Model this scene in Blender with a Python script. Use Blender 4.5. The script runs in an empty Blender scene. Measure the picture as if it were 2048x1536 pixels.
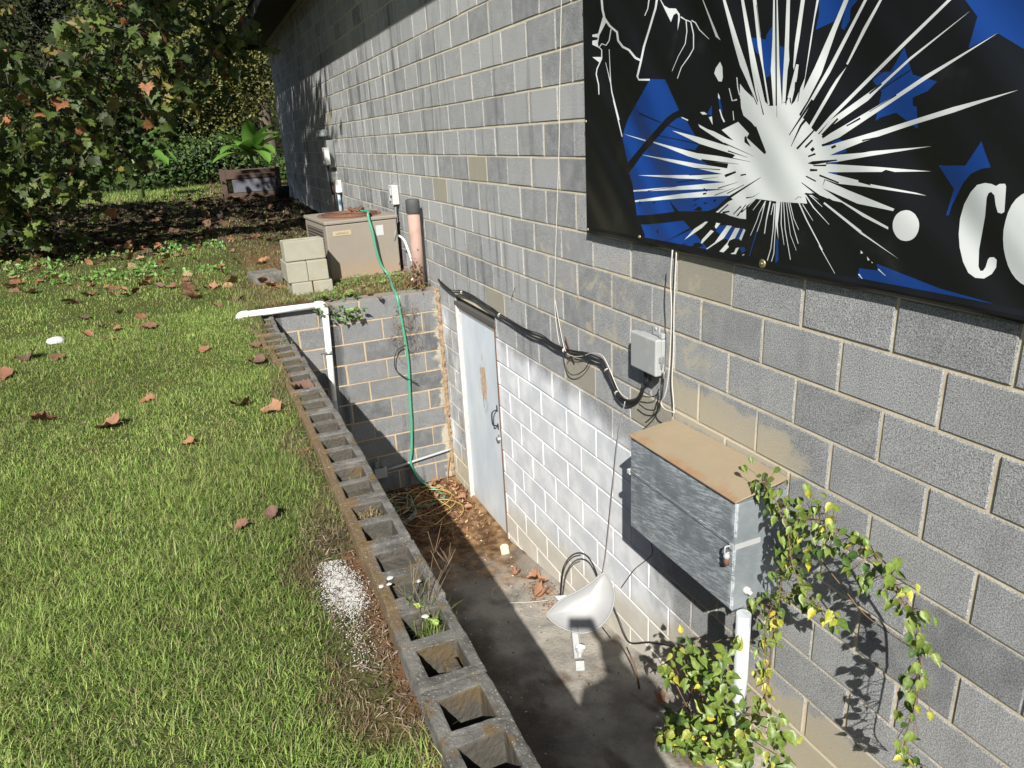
import bpy, bmesh, math, random
import numpy as np
from mathutils import Vector, Matrix, noise

# ---------------- camera, sky, sun, exposure ----------------
SC = bpy.context.scene
COL = SC.collection
def _cam():
    cd = bpy.data.cameras.new('camera'); c = bpy.data.objects.new('camera', cd); COL.objects.link(c)
    cd.sensor_width = 36.0; cd.sensor_fit = 'HORIZONTAL'; cd.lens = 36.0 * 1443.984 / 2048.0
    cd.clip_start = 0.02; cd.clip_end = 500.0
    yaw, pitch, roll = -0.386224, -0.334985, -0.0558061
    f = Vector((math.cos(pitch)*math.cos(yaw), math.cos(pitch)*math.sin(yaw), math.sin(pitch)))
    r = Vector((math.sin(yaw), -math.cos(yaw), 0)); u = r.cross(f)
    r2 = math.cos(roll)*r + math.sin(roll)*u; u2 = -math.sin(roll)*r + math.cos(roll)*u
    m = Matrix((( r2.x, u2.x, -f.x, -1.2427), (r2.y, u2.y, -f.y, 2.0517), (r2.z, u2.z, -f.z, 0.5663), (0,0,0,1)))
    c.matrix_world = m
    SC.camera = c
    return m, r2.copy(), u2.copy(), f.copy()
CAM_M, CAM_R, CAM_U, CAM_F = _cam()
SUN = Vector((-0.709, 0.359, 0.608)).normalized()          # towards the sun
W = bpy.data.worlds.new("World"); SC.world = W; W.use_nodes = True
_nt = W.node_tree
_bg = _nt.nodes['Background']; _sky = _nt.nodes.new('ShaderNodeTexSky')
_sky.sky_type = 'NISHITA'; _sky.sun_disc = False
_sky.sun_elevation = math.asin(SUN.z); _sky.sun_rotation = math.atan2(SUN.x, SUN.y)
_sky.air_density = 1.0; _sky.dust_density = 1.0; _sky.ozone_density = 1.0
_nt.links.new(_sky.outputs[0], _bg.inputs[0]); _bg.inputs[1].default_value = 0.05
_sl = bpy.data.lights.new('sun', 'SUN'); _sl.energy = 5.0; _sl.angle = math.radians(0.5); _sl.color = (1.0, 0.955, 0.88)
_so = bpy.data.objects.new('sun', _sl); COL.objects.link(_so)
_so.rotation_euler = SUN.to_track_quat('Z', 'Y').to_euler(); _so.location = (0, 0, 12)
SC.view_settings.view_transform = 'Standard'; SC.view_settings.look = 'None'
SC.view_settings.exposure = 0.72; SC.view_settings.gamma = 1.0

random.seed(7); RNG = np.random.default_rng(11)
D = {
'BLUE': [[(1.827,0.765),(1.708,0.754),(1.602,0.626),(1.586,0.593),(1.545,0.579),(1.47,0.506),(1.444,0.476),(1.473,0.452),(1.581,0.46),(1.791,0.485),(1.851,0.47),(2.019,0.385),(2.07,0.505),(2.067,0.52),(2.048,0.556),(2.012,0.606)],[(1.791,0.485),(1.432,0.413),(1.378,0.392),(1.253,0.354),(1.248,0.279),(1.238,0.27),(1.315,0.218),(1.372,0.2),(1.618,0.179),(1.758,0.154),(1.934,0.139),(1.967,0.256),(1.975,0.288),(2.008,0.343),(1.898,0.43)],[(1.896,0.097),(1.857,0.099),(1.698,0.121),(1.544,0.145),(1.462,0.098),(1.418,0.073),(1.396,0.058),(1.354,0.037),(1.367,0.025),(1.394,0.021),(1.864,0.025),(1.86,0.049)],[(1.313,0.121),(1.294,0.144),(1.238,0.153),(1.188,0.147),(1.128,0.147),(1.144,0.122),(1.16,0.096),(1.214,0.082),(1.246,0.095)],[(1.155,0.069),(1.128,0.074),(1.118,0.061),(1.138,0.047)],[(1.067,0.853),(1.041,0.88),(1.031,0.809),(1.034,0.713),(1.058,0.709),(1.095,0.79),(1.112,0.795),(1.145,0.833),(1.149,0.855),(1.07,0.839)],[(0.995,0.81),(0.973,0.8),(0.965,0.699),(0.971,0.665),(0.987,0.727)],[(0.833,0.999),(0.685,0.972),(0.75,0.854),(0.829,0.839),(0.82,0.881)],[(0.705,0.909),(0.663,0.902),(0.688,0.882),(0.686,0.849),(0.706,0.821),(0.72,0.831)],[(0.47,0.744),(0.44,0.684),(0.429,0.665),(0.346,0.64),(0.373,0.616),(0.421,0.601),(0.416,0.577),(0.403,0.575),(0.39,0.512),(0.424,0.532),(0.472,0.561),(0.495,0.556),(0.529,0.549),(0.546,0.54),(0.534,0.624),(0.573,0.66),(0.551,0.682),(0.509,0.681)],[(0.293,0.842),(0.372,0.937),(0.016,0.867),(-0.03,0.628),(0.109,0.699),(0.186,0.746),(0.263,0.718),(0.25,0.795)],[(0.305,0.408),(0.222,0.409),(0.185,0.475),(0.17,0.445),(0.147,0.406),(0.175,0.401),(0.202,0.387),(0.221,0.361),(0.233,0.329),(0.245,0.297),(0.251,0.268),(0.259,0.268),(0.246,0.344)],[(0.549,0.07),(0.474,0.072),(0.481,0.094),(0.246,0.051),(0.075,0.018),(0.119,0.024),(0.549,0.028)],[(0.752,0.462),(0.687,0.487),(0.665,0.48),(0.649,0.446),(0.685,0.436),(0.679,0.37),(0.729,0.378)],[(1.369,0.629),(1.398,0.595),(1.366,0.586)],[(1.331,0.655),(1.318,0.648),(1.297,0.597),(1.318,0.61)],[(1.062,0.142),(1.096,0.043),(1.091,0.042),(1.056,0.142)],[(0.948,0.127),(0.937,0.124),(0.93,0.046),(0.939,0.022),(0.945,0.029)]],
'WHITE': [[(1.208,0.434),(1.183,0.482),(1.126,0.482),(1.04,0.435),(1.033,0.445),(1.097,0.538),(1.135,0.6),(1.082,0.611),(0.929,0.604),(0.848,0.554),(0.808,0.521),(0.76,0.494),(0.745,0.436),(0.733,0.407),(0.721,0.378),(0.735,0.352),(0.741,0.325),(0.702,0.297),(0.71,0.29),(0.756,0.301),(0.803,0.309),(0.821,0.301),(0.805,0.267),(0.875,0.266),(0.951,0.265),(1.086,0.269),(1.141,0.246),(1.195,0.251),(1.239,0.272),(1.263,0.357),(1.248,0.403)],[(1.201,0.698),(1.172,0.674),(1.098,0.627),(1.055,0.625),(1.011,0.595),(0.99,0.595),(0.964,0.615),(0.949,0.616),(0.939,0.592),(0.903,0.617),(0.851,0.627),(0.931,0.556),(1.071,0.514),(1.136,0.563),(1.166,0.603),(1.197,0.647)],[(1.39,1.144),(1.325,1.01),(1.248,0.845),(1.206,0.763),(1.156,0.698),(1.11,0.625),(1.097,0.625),(1.16,0.748),(1.222,0.853),(1.308,1.007),(1.381,1.142)],[(1.255,1.117),(1.217,0.992),(1.167,0.836),(1.143,0.755),(1.109,0.661),(1.078,0.599),(1.055,0.625),(1.103,0.737),(1.146,0.844),(1.201,0.99),(1.244,1.115)],[(1.18,1.102),(1.151,0.982),(1.11,0.818),(1.077,0.735),(1.037,0.61),(1.029,0.613),(1.074,0.748),(1.101,0.862),(1.132,0.979),(1.171,1.101)],[(1.052,1.077),(1.043,0.964),(1.035,0.836),(1.034,0.731),(1.007,0.595),(0.996,0.595),(1.021,0.834),(1.035,0.963),(1.048,1.076)],[(1.038,1.074),(1.026,0.961),(0.99,0.594),(0.966,0.615),(0.99,0.74),(0.999,0.806),(1.021,0.961)],[(0.974,1.062),(0.976,0.953),(0.97,0.792),(0.969,0.699),(0.964,0.615),(0.949,0.619),(0.948,0.723),(0.943,0.756),(0.949,0.795),(0.959,0.95),(0.967,1.06)],[(0.89,1.045),(0.907,0.942),(0.922,0.807),(0.922,0.734),(0.917,0.721),(0.901,0.819),(0.889,0.939),(0.879,1.043)],[(0.908,0.74),(0.939,0.632),(0.952,0.566),(0.923,0.591),(0.899,0.694),(0.896,0.737)],[(0.813,1.03),(0.835,0.93),(0.85,0.813),(0.862,0.691),(0.903,0.617),(0.939,0.556),(0.915,0.555),(0.865,0.653),(0.855,0.728),(0.845,0.798),(0.836,0.876),(0.825,0.929),(0.808,1.029)],[(0.674,1.002),(0.718,0.911),(0.744,0.86),(0.819,0.724),(0.856,0.665),(0.931,0.556),(0.892,0.554),(0.843,0.613),(0.788,0.697),(0.739,0.823),(0.699,0.908),(0.665,1.0)],[(0.58,0.991),(0.637,0.898),(0.753,0.724),(0.901,0.523),(0.895,0.513),(0.75,0.698),(0.626,0.896),(0.574,0.99)],[(0.525,0.98),(0.579,0.888),(0.63,0.817),(0.682,0.723),(0.744,0.647),(0.876,0.462),(0.866,0.456),(0.742,0.626),(0.674,0.722),(0.569,0.887),(0.52,0.979)],[(0.259,0.915),(0.347,0.851),(0.48,0.755),(0.734,0.563),(0.822,0.482),(0.812,0.479),(0.732,0.548),(0.466,0.751),(0.335,0.849),(0.253,0.914)],[(0.272,0.813),(0.445,0.715),(0.539,0.649),(0.732,0.548),(0.803,0.475),(0.793,0.472),(0.73,0.526),(0.583,0.602),(0.532,0.643),(0.443,0.707)],[(0.184,0.747),(0.389,0.659),(0.479,0.613),(0.727,0.505),(0.785,0.475),(0.783,0.462),(0.724,0.48),(0.685,0.492),(0.387,0.646)],[(0.106,0.601),(0.284,0.568),(0.5,0.517),(0.723,0.468),(0.765,0.462),(0.752,0.423),(0.686,0.446),(0.589,0.476),(0.488,0.503),(0.4,0.526),(0.282,0.553)],[(0.336,0.462),(0.55,0.448),(0.584,0.443),(0.736,0.433),(0.768,0.41),(0.742,0.409),(0.682,0.414),(0.552,0.433)],[(0.327,0.391),(0.521,0.4),(0.724,0.406),(0.766,0.39),(0.729,0.378),(0.501,0.385),(0.487,0.392),(0.453,0.386)],[(0.332,0.32),(0.368,0.327),(0.541,0.346),(0.536,0.341),(0.588,0.35),(0.589,0.356),(0.729,0.378),(0.773,0.37),(0.763,0.361),(0.673,0.342),(0.547,0.336)],[(0.731,0.352),(0.629,0.323),(0.438,0.274),(0.442,0.267),(0.583,0.281),(0.741,0.325)],[(0.741,0.325),(0.645,0.284),(0.551,0.25),(0.453,0.216),(0.452,0.208),(0.554,0.24),(0.649,0.281),(0.688,0.285),(0.711,0.293),(0.759,0.324)],[(0.803,0.312),(0.741,0.285),(0.556,0.194),(0.554,0.19),(0.4,0.12),(0.532,0.174),(0.556,0.183),(0.745,0.28),(0.812,0.305)],[(0.849,0.267),(0.804,0.208),(0.718,0.11),(0.714,0.112),(0.799,0.21),(0.843,0.269)],[(0.734,0.124),(0.651,0.034),(0.589,-0.004),(0.588,-0.003),(0.649,0.036),(0.731,0.126)],[(1.082,0.266),(1.119,0.235),(1.117,0.234),(1.079,0.264)],[(1.049,0.266),(1.089,0.224),(1.087,0.223),(1.045,0.265)],[(1.022,0.264),(1.051,0.219),(1.064,0.184),(1.096,0.123),(1.093,0.123),(1.061,0.183),(1.047,0.218),(1.017,0.263)],[(1.025,0.258),(1.04,0.193),(1.059,0.142),(1.056,0.142),(1.036,0.193),(1.019,0.257)],[(0.997,0.264),(1.011,0.196),(1.017,0.139),(1.012,0.139),(1.005,0.195),(0.989,0.263)],[(0.978,0.257),(0.987,0.213),(0.984,0.213),(0.973,0.257)],[(0.971,0.257),(0.971,0.162),(0.976,0.086),(0.992,0.018),(0.987,0.018),(0.972,0.086),(0.966,0.162),(0.966,0.257)],[(0.963,0.258),(0.959,0.163),(0.958,0.069),(0.968,0.018),(0.964,0.018),(0.954,0.069),(0.955,0.163),(0.959,0.258)],[(0.962,0.27),(0.939,0.272),(0.946,0.182),(0.937,0.124),(0.956,0.181)],[(0.936,0.268),(0.93,0.184),(0.906,0.107),(0.904,0.107),(0.926,0.184),(0.931,0.269)],[(0.925,0.267),(0.907,0.167),(0.868,0.056),(0.865,0.057),(0.904,0.168),(0.921,0.268)],[(0.912,0.266),(0.877,0.148),(0.841,0.094),(0.84,0.095),(0.875,0.149),(0.909,0.267)],[(0.902,0.265),(0.862,0.171),(0.835,0.12),(0.832,0.121),(0.859,0.172),(0.898,0.266)],[(0.892,0.264),(0.866,0.207),(0.837,0.17),(0.835,0.171),(0.863,0.208),(0.888,0.265)],[(0.828,0.262),(0.772,0.209),(0.771,0.21),(0.825,0.264)],[(0.823,0.299),(0.775,0.254),(0.696,0.202),(0.695,0.203),(0.772,0.257),(0.818,0.302)],[(0.804,0.3),(0.734,0.26),(0.733,0.261),(0.801,0.303)],[(1.646,0.536),(1.442,0.503),(1.241,0.464),(1.1,0.43),(1.072,0.406),(1.23,0.437),(1.441,0.477)],[(2.059,0.529),(1.858,0.498),(1.864,0.492)],[(1.795,0.49),(1.461,0.439),(1.258,0.424),(1.111,0.405),(1.07,0.391),(1.184,0.395),(1.427,0.41),(1.522,0.426),(1.702,0.466),(1.794,0.484)],[(1.891,0.43),(1.638,0.411),(1.437,0.394),(1.255,0.38),(1.184,0.395),(1.07,0.391),(1.157,0.344),(1.253,0.354),(1.355,0.364),(1.48,0.379),(1.638,0.398)],[(1.928,0.333),(1.518,0.346),(1.308,0.355),(1.158,0.365),(1.155,0.326),(1.261,0.325),(1.478,0.331),(1.575,0.329)],[(1.967,0.26),(1.841,0.271),(1.598,0.294),(1.251,0.326),(1.112,0.352),(1.086,0.317),(1.239,0.298),(1.383,0.292),(1.84,0.262),(1.967,0.253)],[(1.952,0.211),(1.573,0.262),(1.249,0.298),(1.087,0.329),(1.085,0.302),(1.218,0.274),(1.572,0.242),(1.759,0.222),(1.952,0.203)],[(1.456,0.557),(1.391,0.535),(1.35,0.526),(1.263,0.497),(1.224,0.488),(1.3,0.53),(1.201,0.558),(1.134,0.513),(1.146,0.498),(1.04,0.436),(1.07,0.391),(1.281,0.479),(1.364,0.511),(1.445,0.544)],[(1.577,0.591),(1.529,0.578),(1.528,0.572),(1.574,0.586)],[(1.193,0.638),(1.153,0.636),(1.05,0.547),(1.006,0.435),(1.032,0.443),(1.096,0.539),(1.171,0.58),(1.187,0.609)],[(1.317,0.199),(1.238,0.248),(1.197,0.263),(1.073,0.303),(1.07,0.27),(1.129,0.236),(1.125,0.186),(1.161,0.185),(1.228,0.192),(1.253,0.198)],[(1.375,0.159),(1.368,0.154),(1.407,0.125),(1.533,0.059),(1.463,0.115)],[(1.346,0.122),(1.325,0.118),(1.377,0.077),(1.417,0.047),(1.404,0.074)],[(1.241,0.15),(1.21,0.151),(1.259,0.094),(1.366,0.016),(1.374,0.022),(1.316,0.071)],[(1.188,0.145),(1.159,0.146),(1.201,0.08),(1.255,0.032),(1.283,0.018),(1.233,0.08)],[(1.176,0.066),(1.158,0.068),(1.177,0.038),(1.197,0.019),(1.21,0.019),(1.187,0.045)],[(1.129,0.044),(1.121,0.043),(1.139,0.024)],[(1.311,0.156),(1.282,0.157),(1.31,0.13),(1.32,0.137)],[(1.137,0.146),(1.125,0.143),(1.148,0.097),(1.161,0.104)],[(1.327,0.789),(1.311,0.767),(1.306,0.729),(1.312,0.714),(1.332,0.717),(1.361,0.749),(1.353,0.768)],[(2.271,1.268),(2.274,1.165),(2.267,1.121),(2.248,1.078),(2.197,1.035),(2.128,0.999),(2.118,0.96),(2.072,0.925),(2.015,0.905),(1.96,0.865),(1.907,0.847),(1.899,0.854),(1.948,0.871),(2.003,0.91),(2.06,0.931),(2.1,0.961),(2.111,1.001),(2.182,1.039),(2.229,1.079),(2.247,1.119),(2.254,1.162),(2.251,1.264)],[(1.763,1.173),(1.788,1.086),(1.796,1.057),(1.844,0.978),(1.889,0.909),(1.914,0.848),(1.944,0.786),(1.924,0.766),(1.83,0.758),(1.83,0.766),(1.92,0.773),(1.928,0.783),(1.898,0.844),(1.873,0.905),(1.829,0.974),(1.781,1.052),(1.772,1.082),(1.747,1.169)],[(1.784,1.116),(1.722,1.053),(1.687,1.037),(1.635,1.028),(1.606,1.002),(1.605,0.981),(1.62,0.941),(1.617,0.998),(1.629,1.01),(1.651,1.006),(1.67,0.981),(1.691,1.006)],[(1.602,0.989),(1.564,0.972),(1.556,0.93),(1.565,0.883),(1.613,0.839),(1.656,0.784),(1.653,0.783),(1.609,0.838),(1.56,0.882),(1.55,0.929),(1.557,0.972),(1.597,0.993)],[(1.562,0.972),(1.531,0.961),(1.51,0.912),(1.507,0.858),(1.535,0.832),(1.589,0.794),(1.616,0.751),(1.612,0.749),(1.584,0.792),(1.53,0.829),(1.501,0.857),(1.503,0.911),(1.524,0.962),(1.559,0.975)],[(1.524,0.965),(1.498,0.953),(1.47,0.923),(1.403,0.88),(1.401,0.881),(1.466,0.925),(1.493,0.955),(1.521,0.968)],[(1.839,1.141),(1.847,1.095),(1.855,1.062),(1.879,1.037),(1.873,1.035),(1.847,1.06),(1.837,1.093),(1.828,1.138)],[(2.254,1.088),(2.223,1.057),(2.291,1.008),(2.308,0.97),(2.3,0.951),(2.365,0.973),(2.364,0.991),(2.311,0.989),(2.307,0.999),(2.364,1.01),(2.363,1.019),(2.303,1.017)],[(2.18,1.022),(2.199,0.972),(2.227,0.956),(2.27,0.968),(2.3,0.952),(2.293,0.949),(2.267,0.963),(2.224,0.951),(2.19,0.97),(2.17,1.02)],[(2.304,0.954),(2.274,0.937),(2.275,0.898),(2.324,0.855),(2.334,0.828),(2.311,0.777),(2.308,0.728),(2.297,0.728),(2.3,0.777),(2.323,0.828),(2.314,0.852),(2.265,0.896),(2.264,0.937),(2.297,0.956)],[(2.367,0.914),(2.266,0.904),(2.294,0.881)],[(2.198,0.932),(2.187,0.776),(2.177,0.731),(2.111,0.596),(2.098,0.597),(2.166,0.731),(2.178,0.775),(2.192,0.932)],[(2.162,0.693),(2.078,0.516),(2.07,0.516),(2.149,0.694)],[(2.233,0.875),(2.189,0.776),(2.18,0.776),(2.229,0.875)],[(1.503,1.11),(1.448,1.03),(1.345,0.885),(1.33,0.868),(1.36,0.884),(1.453,1.031)],[(1.332,0.673),(1.321,0.66),(1.318,0.647),(1.331,0.655)],[(1.321,0.609),(1.305,0.578),(1.289,0.559),(1.281,0.562),(1.297,0.58),(1.314,0.61)],[(1.267,0.686),(1.245,0.637),(1.213,0.638),(1.216,0.644),(1.24,0.639),(1.262,0.686)],[(1.224,0.723),(1.216,0.685),(1.203,0.656),(1.197,0.656),(1.21,0.685),(1.218,0.722)],[(1.237,0.6),(1.23,0.565),(1.225,0.565),(1.233,0.6)],[(1.446,0.605),(1.417,0.604),(1.398,0.594),(1.429,0.594)],[(1.387,0.582),(1.366,0.585),(1.359,0.551)],[(0.124,0.357),(0.115,0.363),(0.1,0.364),(0.096,0.357),(0.089,0.29),(0.096,0.285),(0.107,0.287),(0.116,0.306),(0.124,0.332),(0.135,0.341),(0.142,0.337),(0.145,0.325),(0.141,0.274),(0.142,0.224),(0.143,0.181),(0.137,0.134),(0.13,0.122),(0.122,0.123),(0.116,0.134),(0.113,0.156),(0.109,0.163),(0.097,0.165),(0.088,0.159),(0.086,0.138),(0.095,0.118),(0.115,0.102),(0.141,0.1),(0.164,0.111),(0.185,0.14),(0.202,0.18),(0.211,0.218),(0.214,0.262),(0.208,0.303),(0.194,0.337),(0.178,0.358),(0.156,0.364),(0.137,0.362)],[(0.343,0.23),(0.343,0.221),(0.344,0.212),(0.347,0.204),(0.351,0.196),(0.358,0.189),(0.365,0.184),(0.373,0.181),(0.382,0.179),(0.392,0.179),(0.401,0.18),(0.41,0.184),(0.418,0.189),(0.425,0.196),(0.431,0.204),(0.435,0.212),(0.437,0.222),(0.438,0.231),(0.436,0.24),(0.433,0.249),(0.428,0.257),(0.421,0.263),(0.414,0.268),(0.405,0.271),(0.396,0.273),(0.387,0.273),(0.378,0.271),(0.369,0.267),(0.361,0.262),(0.355,0.255),(0.349,0.248),(0.345,0.239)],[(-0.068,0.233),(-0.071,0.209),(-0.072,0.186),(-0.069,0.164),(-0.064,0.145),(-0.056,0.128),(-0.045,0.114),(-0.033,0.105),(-0.019,0.1),(-0.004,0.1),(0.011,0.105),(0.027,0.115),(0.041,0.129),(0.054,0.147),(0.065,0.169),(0.074,0.192),(0.08,0.217),(0.083,0.242),(0.082,0.266),(0.079,0.289),(0.073,0.309),(0.064,0.325),(0.052,0.337),(0.039,0.345),(0.025,0.348),(0.011,0.346),(-0.004,0.34),(-0.019,0.33),(-0.032,0.315),(-0.044,0.298),(-0.054,0.278),(-0.063,0.256)],[(0.551,0.048),(0.533,0.032),(0.513,0.018),(0.51,0.021),(0.53,0.035),(0.546,0.051)],[(0.474,0.076),(0.442,0.059),(0.441,0.06),(0.471,0.079)],[(0.55,0.13),(0.539,0.122),(0.549,0.118)],[(0.522,0.113),(0.509,0.102),(0.518,0.1)],[(0.502,0.099),(0.495,0.094),(0.501,0.094)]],
'BLACK': [[(2.034,0.381),(1.954,0.434),(1.831,0.509),(1.693,0.591),(1.645,0.609),(1.587,0.622),(1.53,0.61),(1.577,0.591),(1.615,0.585),(1.68,0.557),(1.884,0.434),(1.968,0.371),(2.008,0.345)],[(1.923,0.617),(1.737,0.57),(1.734,0.574),(1.918,0.623)],[(1.681,0.556),(1.504,0.519),(1.503,0.521),(1.678,0.561)],[(1.754,0.514),(1.447,0.474),(1.446,0.478),(1.753,0.518)],[(1.928,0.135),(1.739,0.161),(1.583,0.184),(1.438,0.194),(1.337,0.193),(1.125,0.184),(1.122,0.147),(1.219,0.152),(1.315,0.156),(1.551,0.149),(1.738,0.117),(1.901,0.096),(1.955,0.099)],[(1.677,0.02),(1.487,0.109),(1.496,0.116),(1.68,0.022)],[(1.473,0.032),(1.459,0.051),(1.431,0.058),(1.403,0.057),(1.396,0.045),(1.43,0.032),(1.436,0.016),(1.458,0.02)],[(1.661,0.23),(1.583,0.184),(1.613,0.179)],[(1.201,0.558),(1.175,0.577),(1.113,0.532),(1.096,0.539),(1.032,0.443),(1.04,0.436),(1.146,0.498),(1.134,0.513)],[(1.16,0.499),(1.151,0.506),(1.141,0.487),(1.118,0.463),(1.158,0.481)],[(0.904,0.464),(0.86,0.533),(0.816,0.569),(0.829,0.577),(0.869,0.537),(0.906,0.465)],[(0.871,0.453),(0.718,0.583),(0.721,0.585),(0.879,0.458)],[(0.917,0.502),(0.813,0.614),(0.824,0.62),(0.92,0.504)],[(0.757,0.498),(0.696,0.55),(0.702,0.554),(0.766,0.503)],[(0.832,0.458),(0.801,0.483),(0.807,0.487),(0.839,0.463)],[(0.801,0.445),(0.789,0.454),(0.799,0.462),(0.812,0.453)],[(0.817,0.427),(0.783,0.436),(0.787,0.442),(0.82,0.432)],[(0.82,0.406),(0.796,0.414),(0.687,0.421),(0.685,0.417),(0.768,0.405),(0.79,0.402)],[(0.79,0.397),(0.732,0.398),(0.732,0.404),(0.79,0.401)],[(0.804,0.379),(0.77,0.381),(0.77,0.387),(0.805,0.388)],[(0.823,0.36),(0.774,0.344),(0.771,0.348),(0.82,0.364)],[(0.841,0.338),(0.744,0.288),(0.739,0.295),(0.839,0.34)],[(0.76,0.364),(0.67,0.342),(0.669,0.347),(0.758,0.37)],[(0.757,0.463),(0.714,0.475),(0.717,0.48),(0.761,0.47)],[(0.713,0.455),(0.695,0.462),(0.7,0.469),(0.719,0.462)],[(0.657,0.526),(0.604,0.547),(0.607,0.551),(0.66,0.53)],[(0.588,0.479),(0.526,0.49),(0.526,0.491),(0.59,0.483)],[(0.821,0.298),(0.785,0.298),(0.729,0.272),(0.724,0.279),(0.782,0.304),(0.821,0.303)],[(0.865,0.277),(0.848,0.288),(0.836,0.285),(0.835,0.287),(0.849,0.29),(0.867,0.278)],[(1.256,0.446),(1.136,0.423),(1.135,0.424),(1.254,0.451)],[(1.427,0.409),(1.184,0.397),(1.184,0.398),(1.426,0.415)],[(1.486,0.376),(1.299,0.372),(1.299,0.376),(1.485,0.378)],[(1.512,0.344),(1.308,0.355),(1.309,0.359),(1.512,0.347)],[(1.598,0.309),(1.307,0.344),(1.308,0.345),(1.599,0.314)],[(1.84,0.261),(1.598,0.293),(1.598,0.295),(1.841,0.264)],[(1.309,0.296),(1.183,0.328),(1.184,0.329),(1.311,0.3)],[(1.232,0.26),(1.053,0.35),(1.055,0.351),(1.242,0.268)],[(1.264,0.344),(1.199,0.364),(1.203,0.371),(1.271,0.354)],[(1.17,0.352),(1.138,0.357),(1.14,0.362),(1.172,0.358)],[(1.327,0.267),(1.205,0.304),(1.206,0.305),(1.33,0.27)],[(1.246,0.279),(1.147,0.318),(1.149,0.32),(1.25,0.282)],[(1.1,0.429),(1.28,0.481),(1.283,0.477),(1.1,0.428)],[(1.39,0.398),(1.255,0.381),(1.255,0.382),(1.388,0.404)],[(1.407,0.292),(1.385,0.28),(1.379,0.284),(1.401,0.296)],[(1.407,0.266),(1.383,0.271),(1.386,0.277),(1.41,0.273)],[(1.131,0.266),(1.091,0.274),(1.051,0.295),(1.052,0.295),(1.093,0.276),(1.133,0.271)],[(1.116,0.408),(1.412,0.445),(1.413,0.439),(1.116,0.407)],[(0.907,0.773),(0.9,0.739),(0.893,0.739),(0.897,0.772)],[(0.908,0.682),(0.908,0.659),(0.902,0.658),(0.895,0.68)],[(0.942,0.633),(0.949,0.617),(0.944,0.616),(0.935,0.63)],[(0.93,0.631),(0.924,0.612),(0.919,0.612),(0.924,0.631)],[(0.882,0.682),(0.889,0.616),(0.886,0.616),(0.877,0.681)],[(1.102,0.672),(1.062,0.578),(1.056,0.579),(1.101,0.672)],[(1.196,0.745),(1.099,0.616),(1.094,0.617),(1.194,0.746)],[(1.028,0.962),(0.988,0.567),(0.986,0.567),(1.026,0.961)],[(1.132,0.963),(1.101,0.849),(1.099,0.849),(1.129,0.963)],[(0.578,0.62),(0.536,0.646),(0.539,0.65),(0.583,0.624)],[(0.573,0.567),(0.478,0.61),(0.48,0.613),(0.574,0.569)],[(0.658,0.526),(0.605,0.548),(0.609,0.552),(0.661,0.529)],[(0.589,0.478),(0.521,0.492),(0.522,0.493),(0.591,0.483)],[(0.539,0.629),(0.438,0.677),(0.44,0.68),(0.542,0.632)],[(0.725,0.672),(0.677,0.715),(0.685,0.72),(0.728,0.673)],[(0.572,0.664),(0.536,0.681),(0.538,0.683),(0.575,0.667)],[(1.295,0.194),(1.235,0.235),(1.24,0.238),(1.301,0.198)],[(1.271,0.196),(1.228,0.206),(1.231,0.212),(1.274,0.204)],[(1.202,0.198),(1.156,0.232),(1.162,0.236),(1.206,0.2)],[(1.153,0.208),(1.128,0.227),(1.13,0.229),(1.161,0.213)],[(1.176,0.192),(1.128,0.243),(1.132,0.244),(1.183,0.195)],[(1.48,0.211),(1.452,0.221),(1.455,0.225),(1.483,0.214)],[(1.398,0.227),(1.378,0.231),(1.38,0.237),(1.4,0.234)],[(1.329,0.24),(1.316,0.249),(1.325,0.254),(1.337,0.245)],[(1.474,0.236),(1.433,0.247),(1.436,0.251),(1.477,0.241)],[(1.474,0.196),(1.433,0.216),(1.411,0.209),(1.418,0.196)],[(1.76,0.082),(1.752,0.066),(1.739,0.07),(1.748,0.085)],[(1.789,0.205),(1.771,0.208),(1.773,0.214),(1.791,0.212)],[(1.913,0.21),(1.911,0.193),(1.902,0.194),(1.903,0.211)],[(1.547,0.036),(1.517,0.039),(1.517,0.042),(1.547,0.041)],[(1.232,0.072),(1.221,0.09),(1.191,0.101),(1.16,0.1),(1.147,0.09),(1.158,0.068),(1.194,0.06),(1.219,0.061)],[(-0.015,0.227),(-0.019,0.204),(-0.021,0.183),(-0.022,0.164),(-0.021,0.149),(-0.019,0.14),(-0.015,0.136),(-0.01,0.138),(-0.005,0.147),(0.001,0.161),(0.007,0.179),(0.013,0.201),(0.017,0.224),(0.021,0.247),(0.023,0.268),(0.024,0.287),(0.023,0.301),(0.021,0.31),(0.017,0.314),(0.012,0.311),(0.007,0.302),(0.001,0.289),(-0.005,0.271),(-0.011,0.25)]],
'BUNDLE': [(5.476,0.025,-0.753),(5.296,0.025,-0.782),(5.077,0.025,-0.798),(4.789,0.025,-0.752),(4.528,0.025,-0.742),(4.29,0.025,-0.754),(4.067,0.025,-0.765),(3.911,0.025,-0.783),(3.615,0.025,-0.791),(3.344,0.025,-0.795),(3.134,0.025,-0.783),(2.979,0.025,-0.799),(2.794,0.025,-0.788),(2.555,0.025,-0.747),(2.397,0.025,-0.735),(2.308,0.025,-0.733),(2.251,0.025,-0.772),(2.195,0.025,-0.824),(2.139,0.025,-0.878),(2.069,0.025,-0.901),(1.995,0.025,-0.886),(1.929,0.025,-0.85),(1.889,0.025,-0.799),(1.865,0.025,-0.744)],
'WIRE1': [(2.714,0.015,1.382),(2.73,0.015,1.239),(2.774,0.015,0.862),(2.815,0.015,0.452),(2.881,0.015,0.005),(2.928,0.015,-0.35),(2.943,0.015,-0.552),(2.923,0.015,-0.684),(2.893,0.015,-0.78)],
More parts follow.
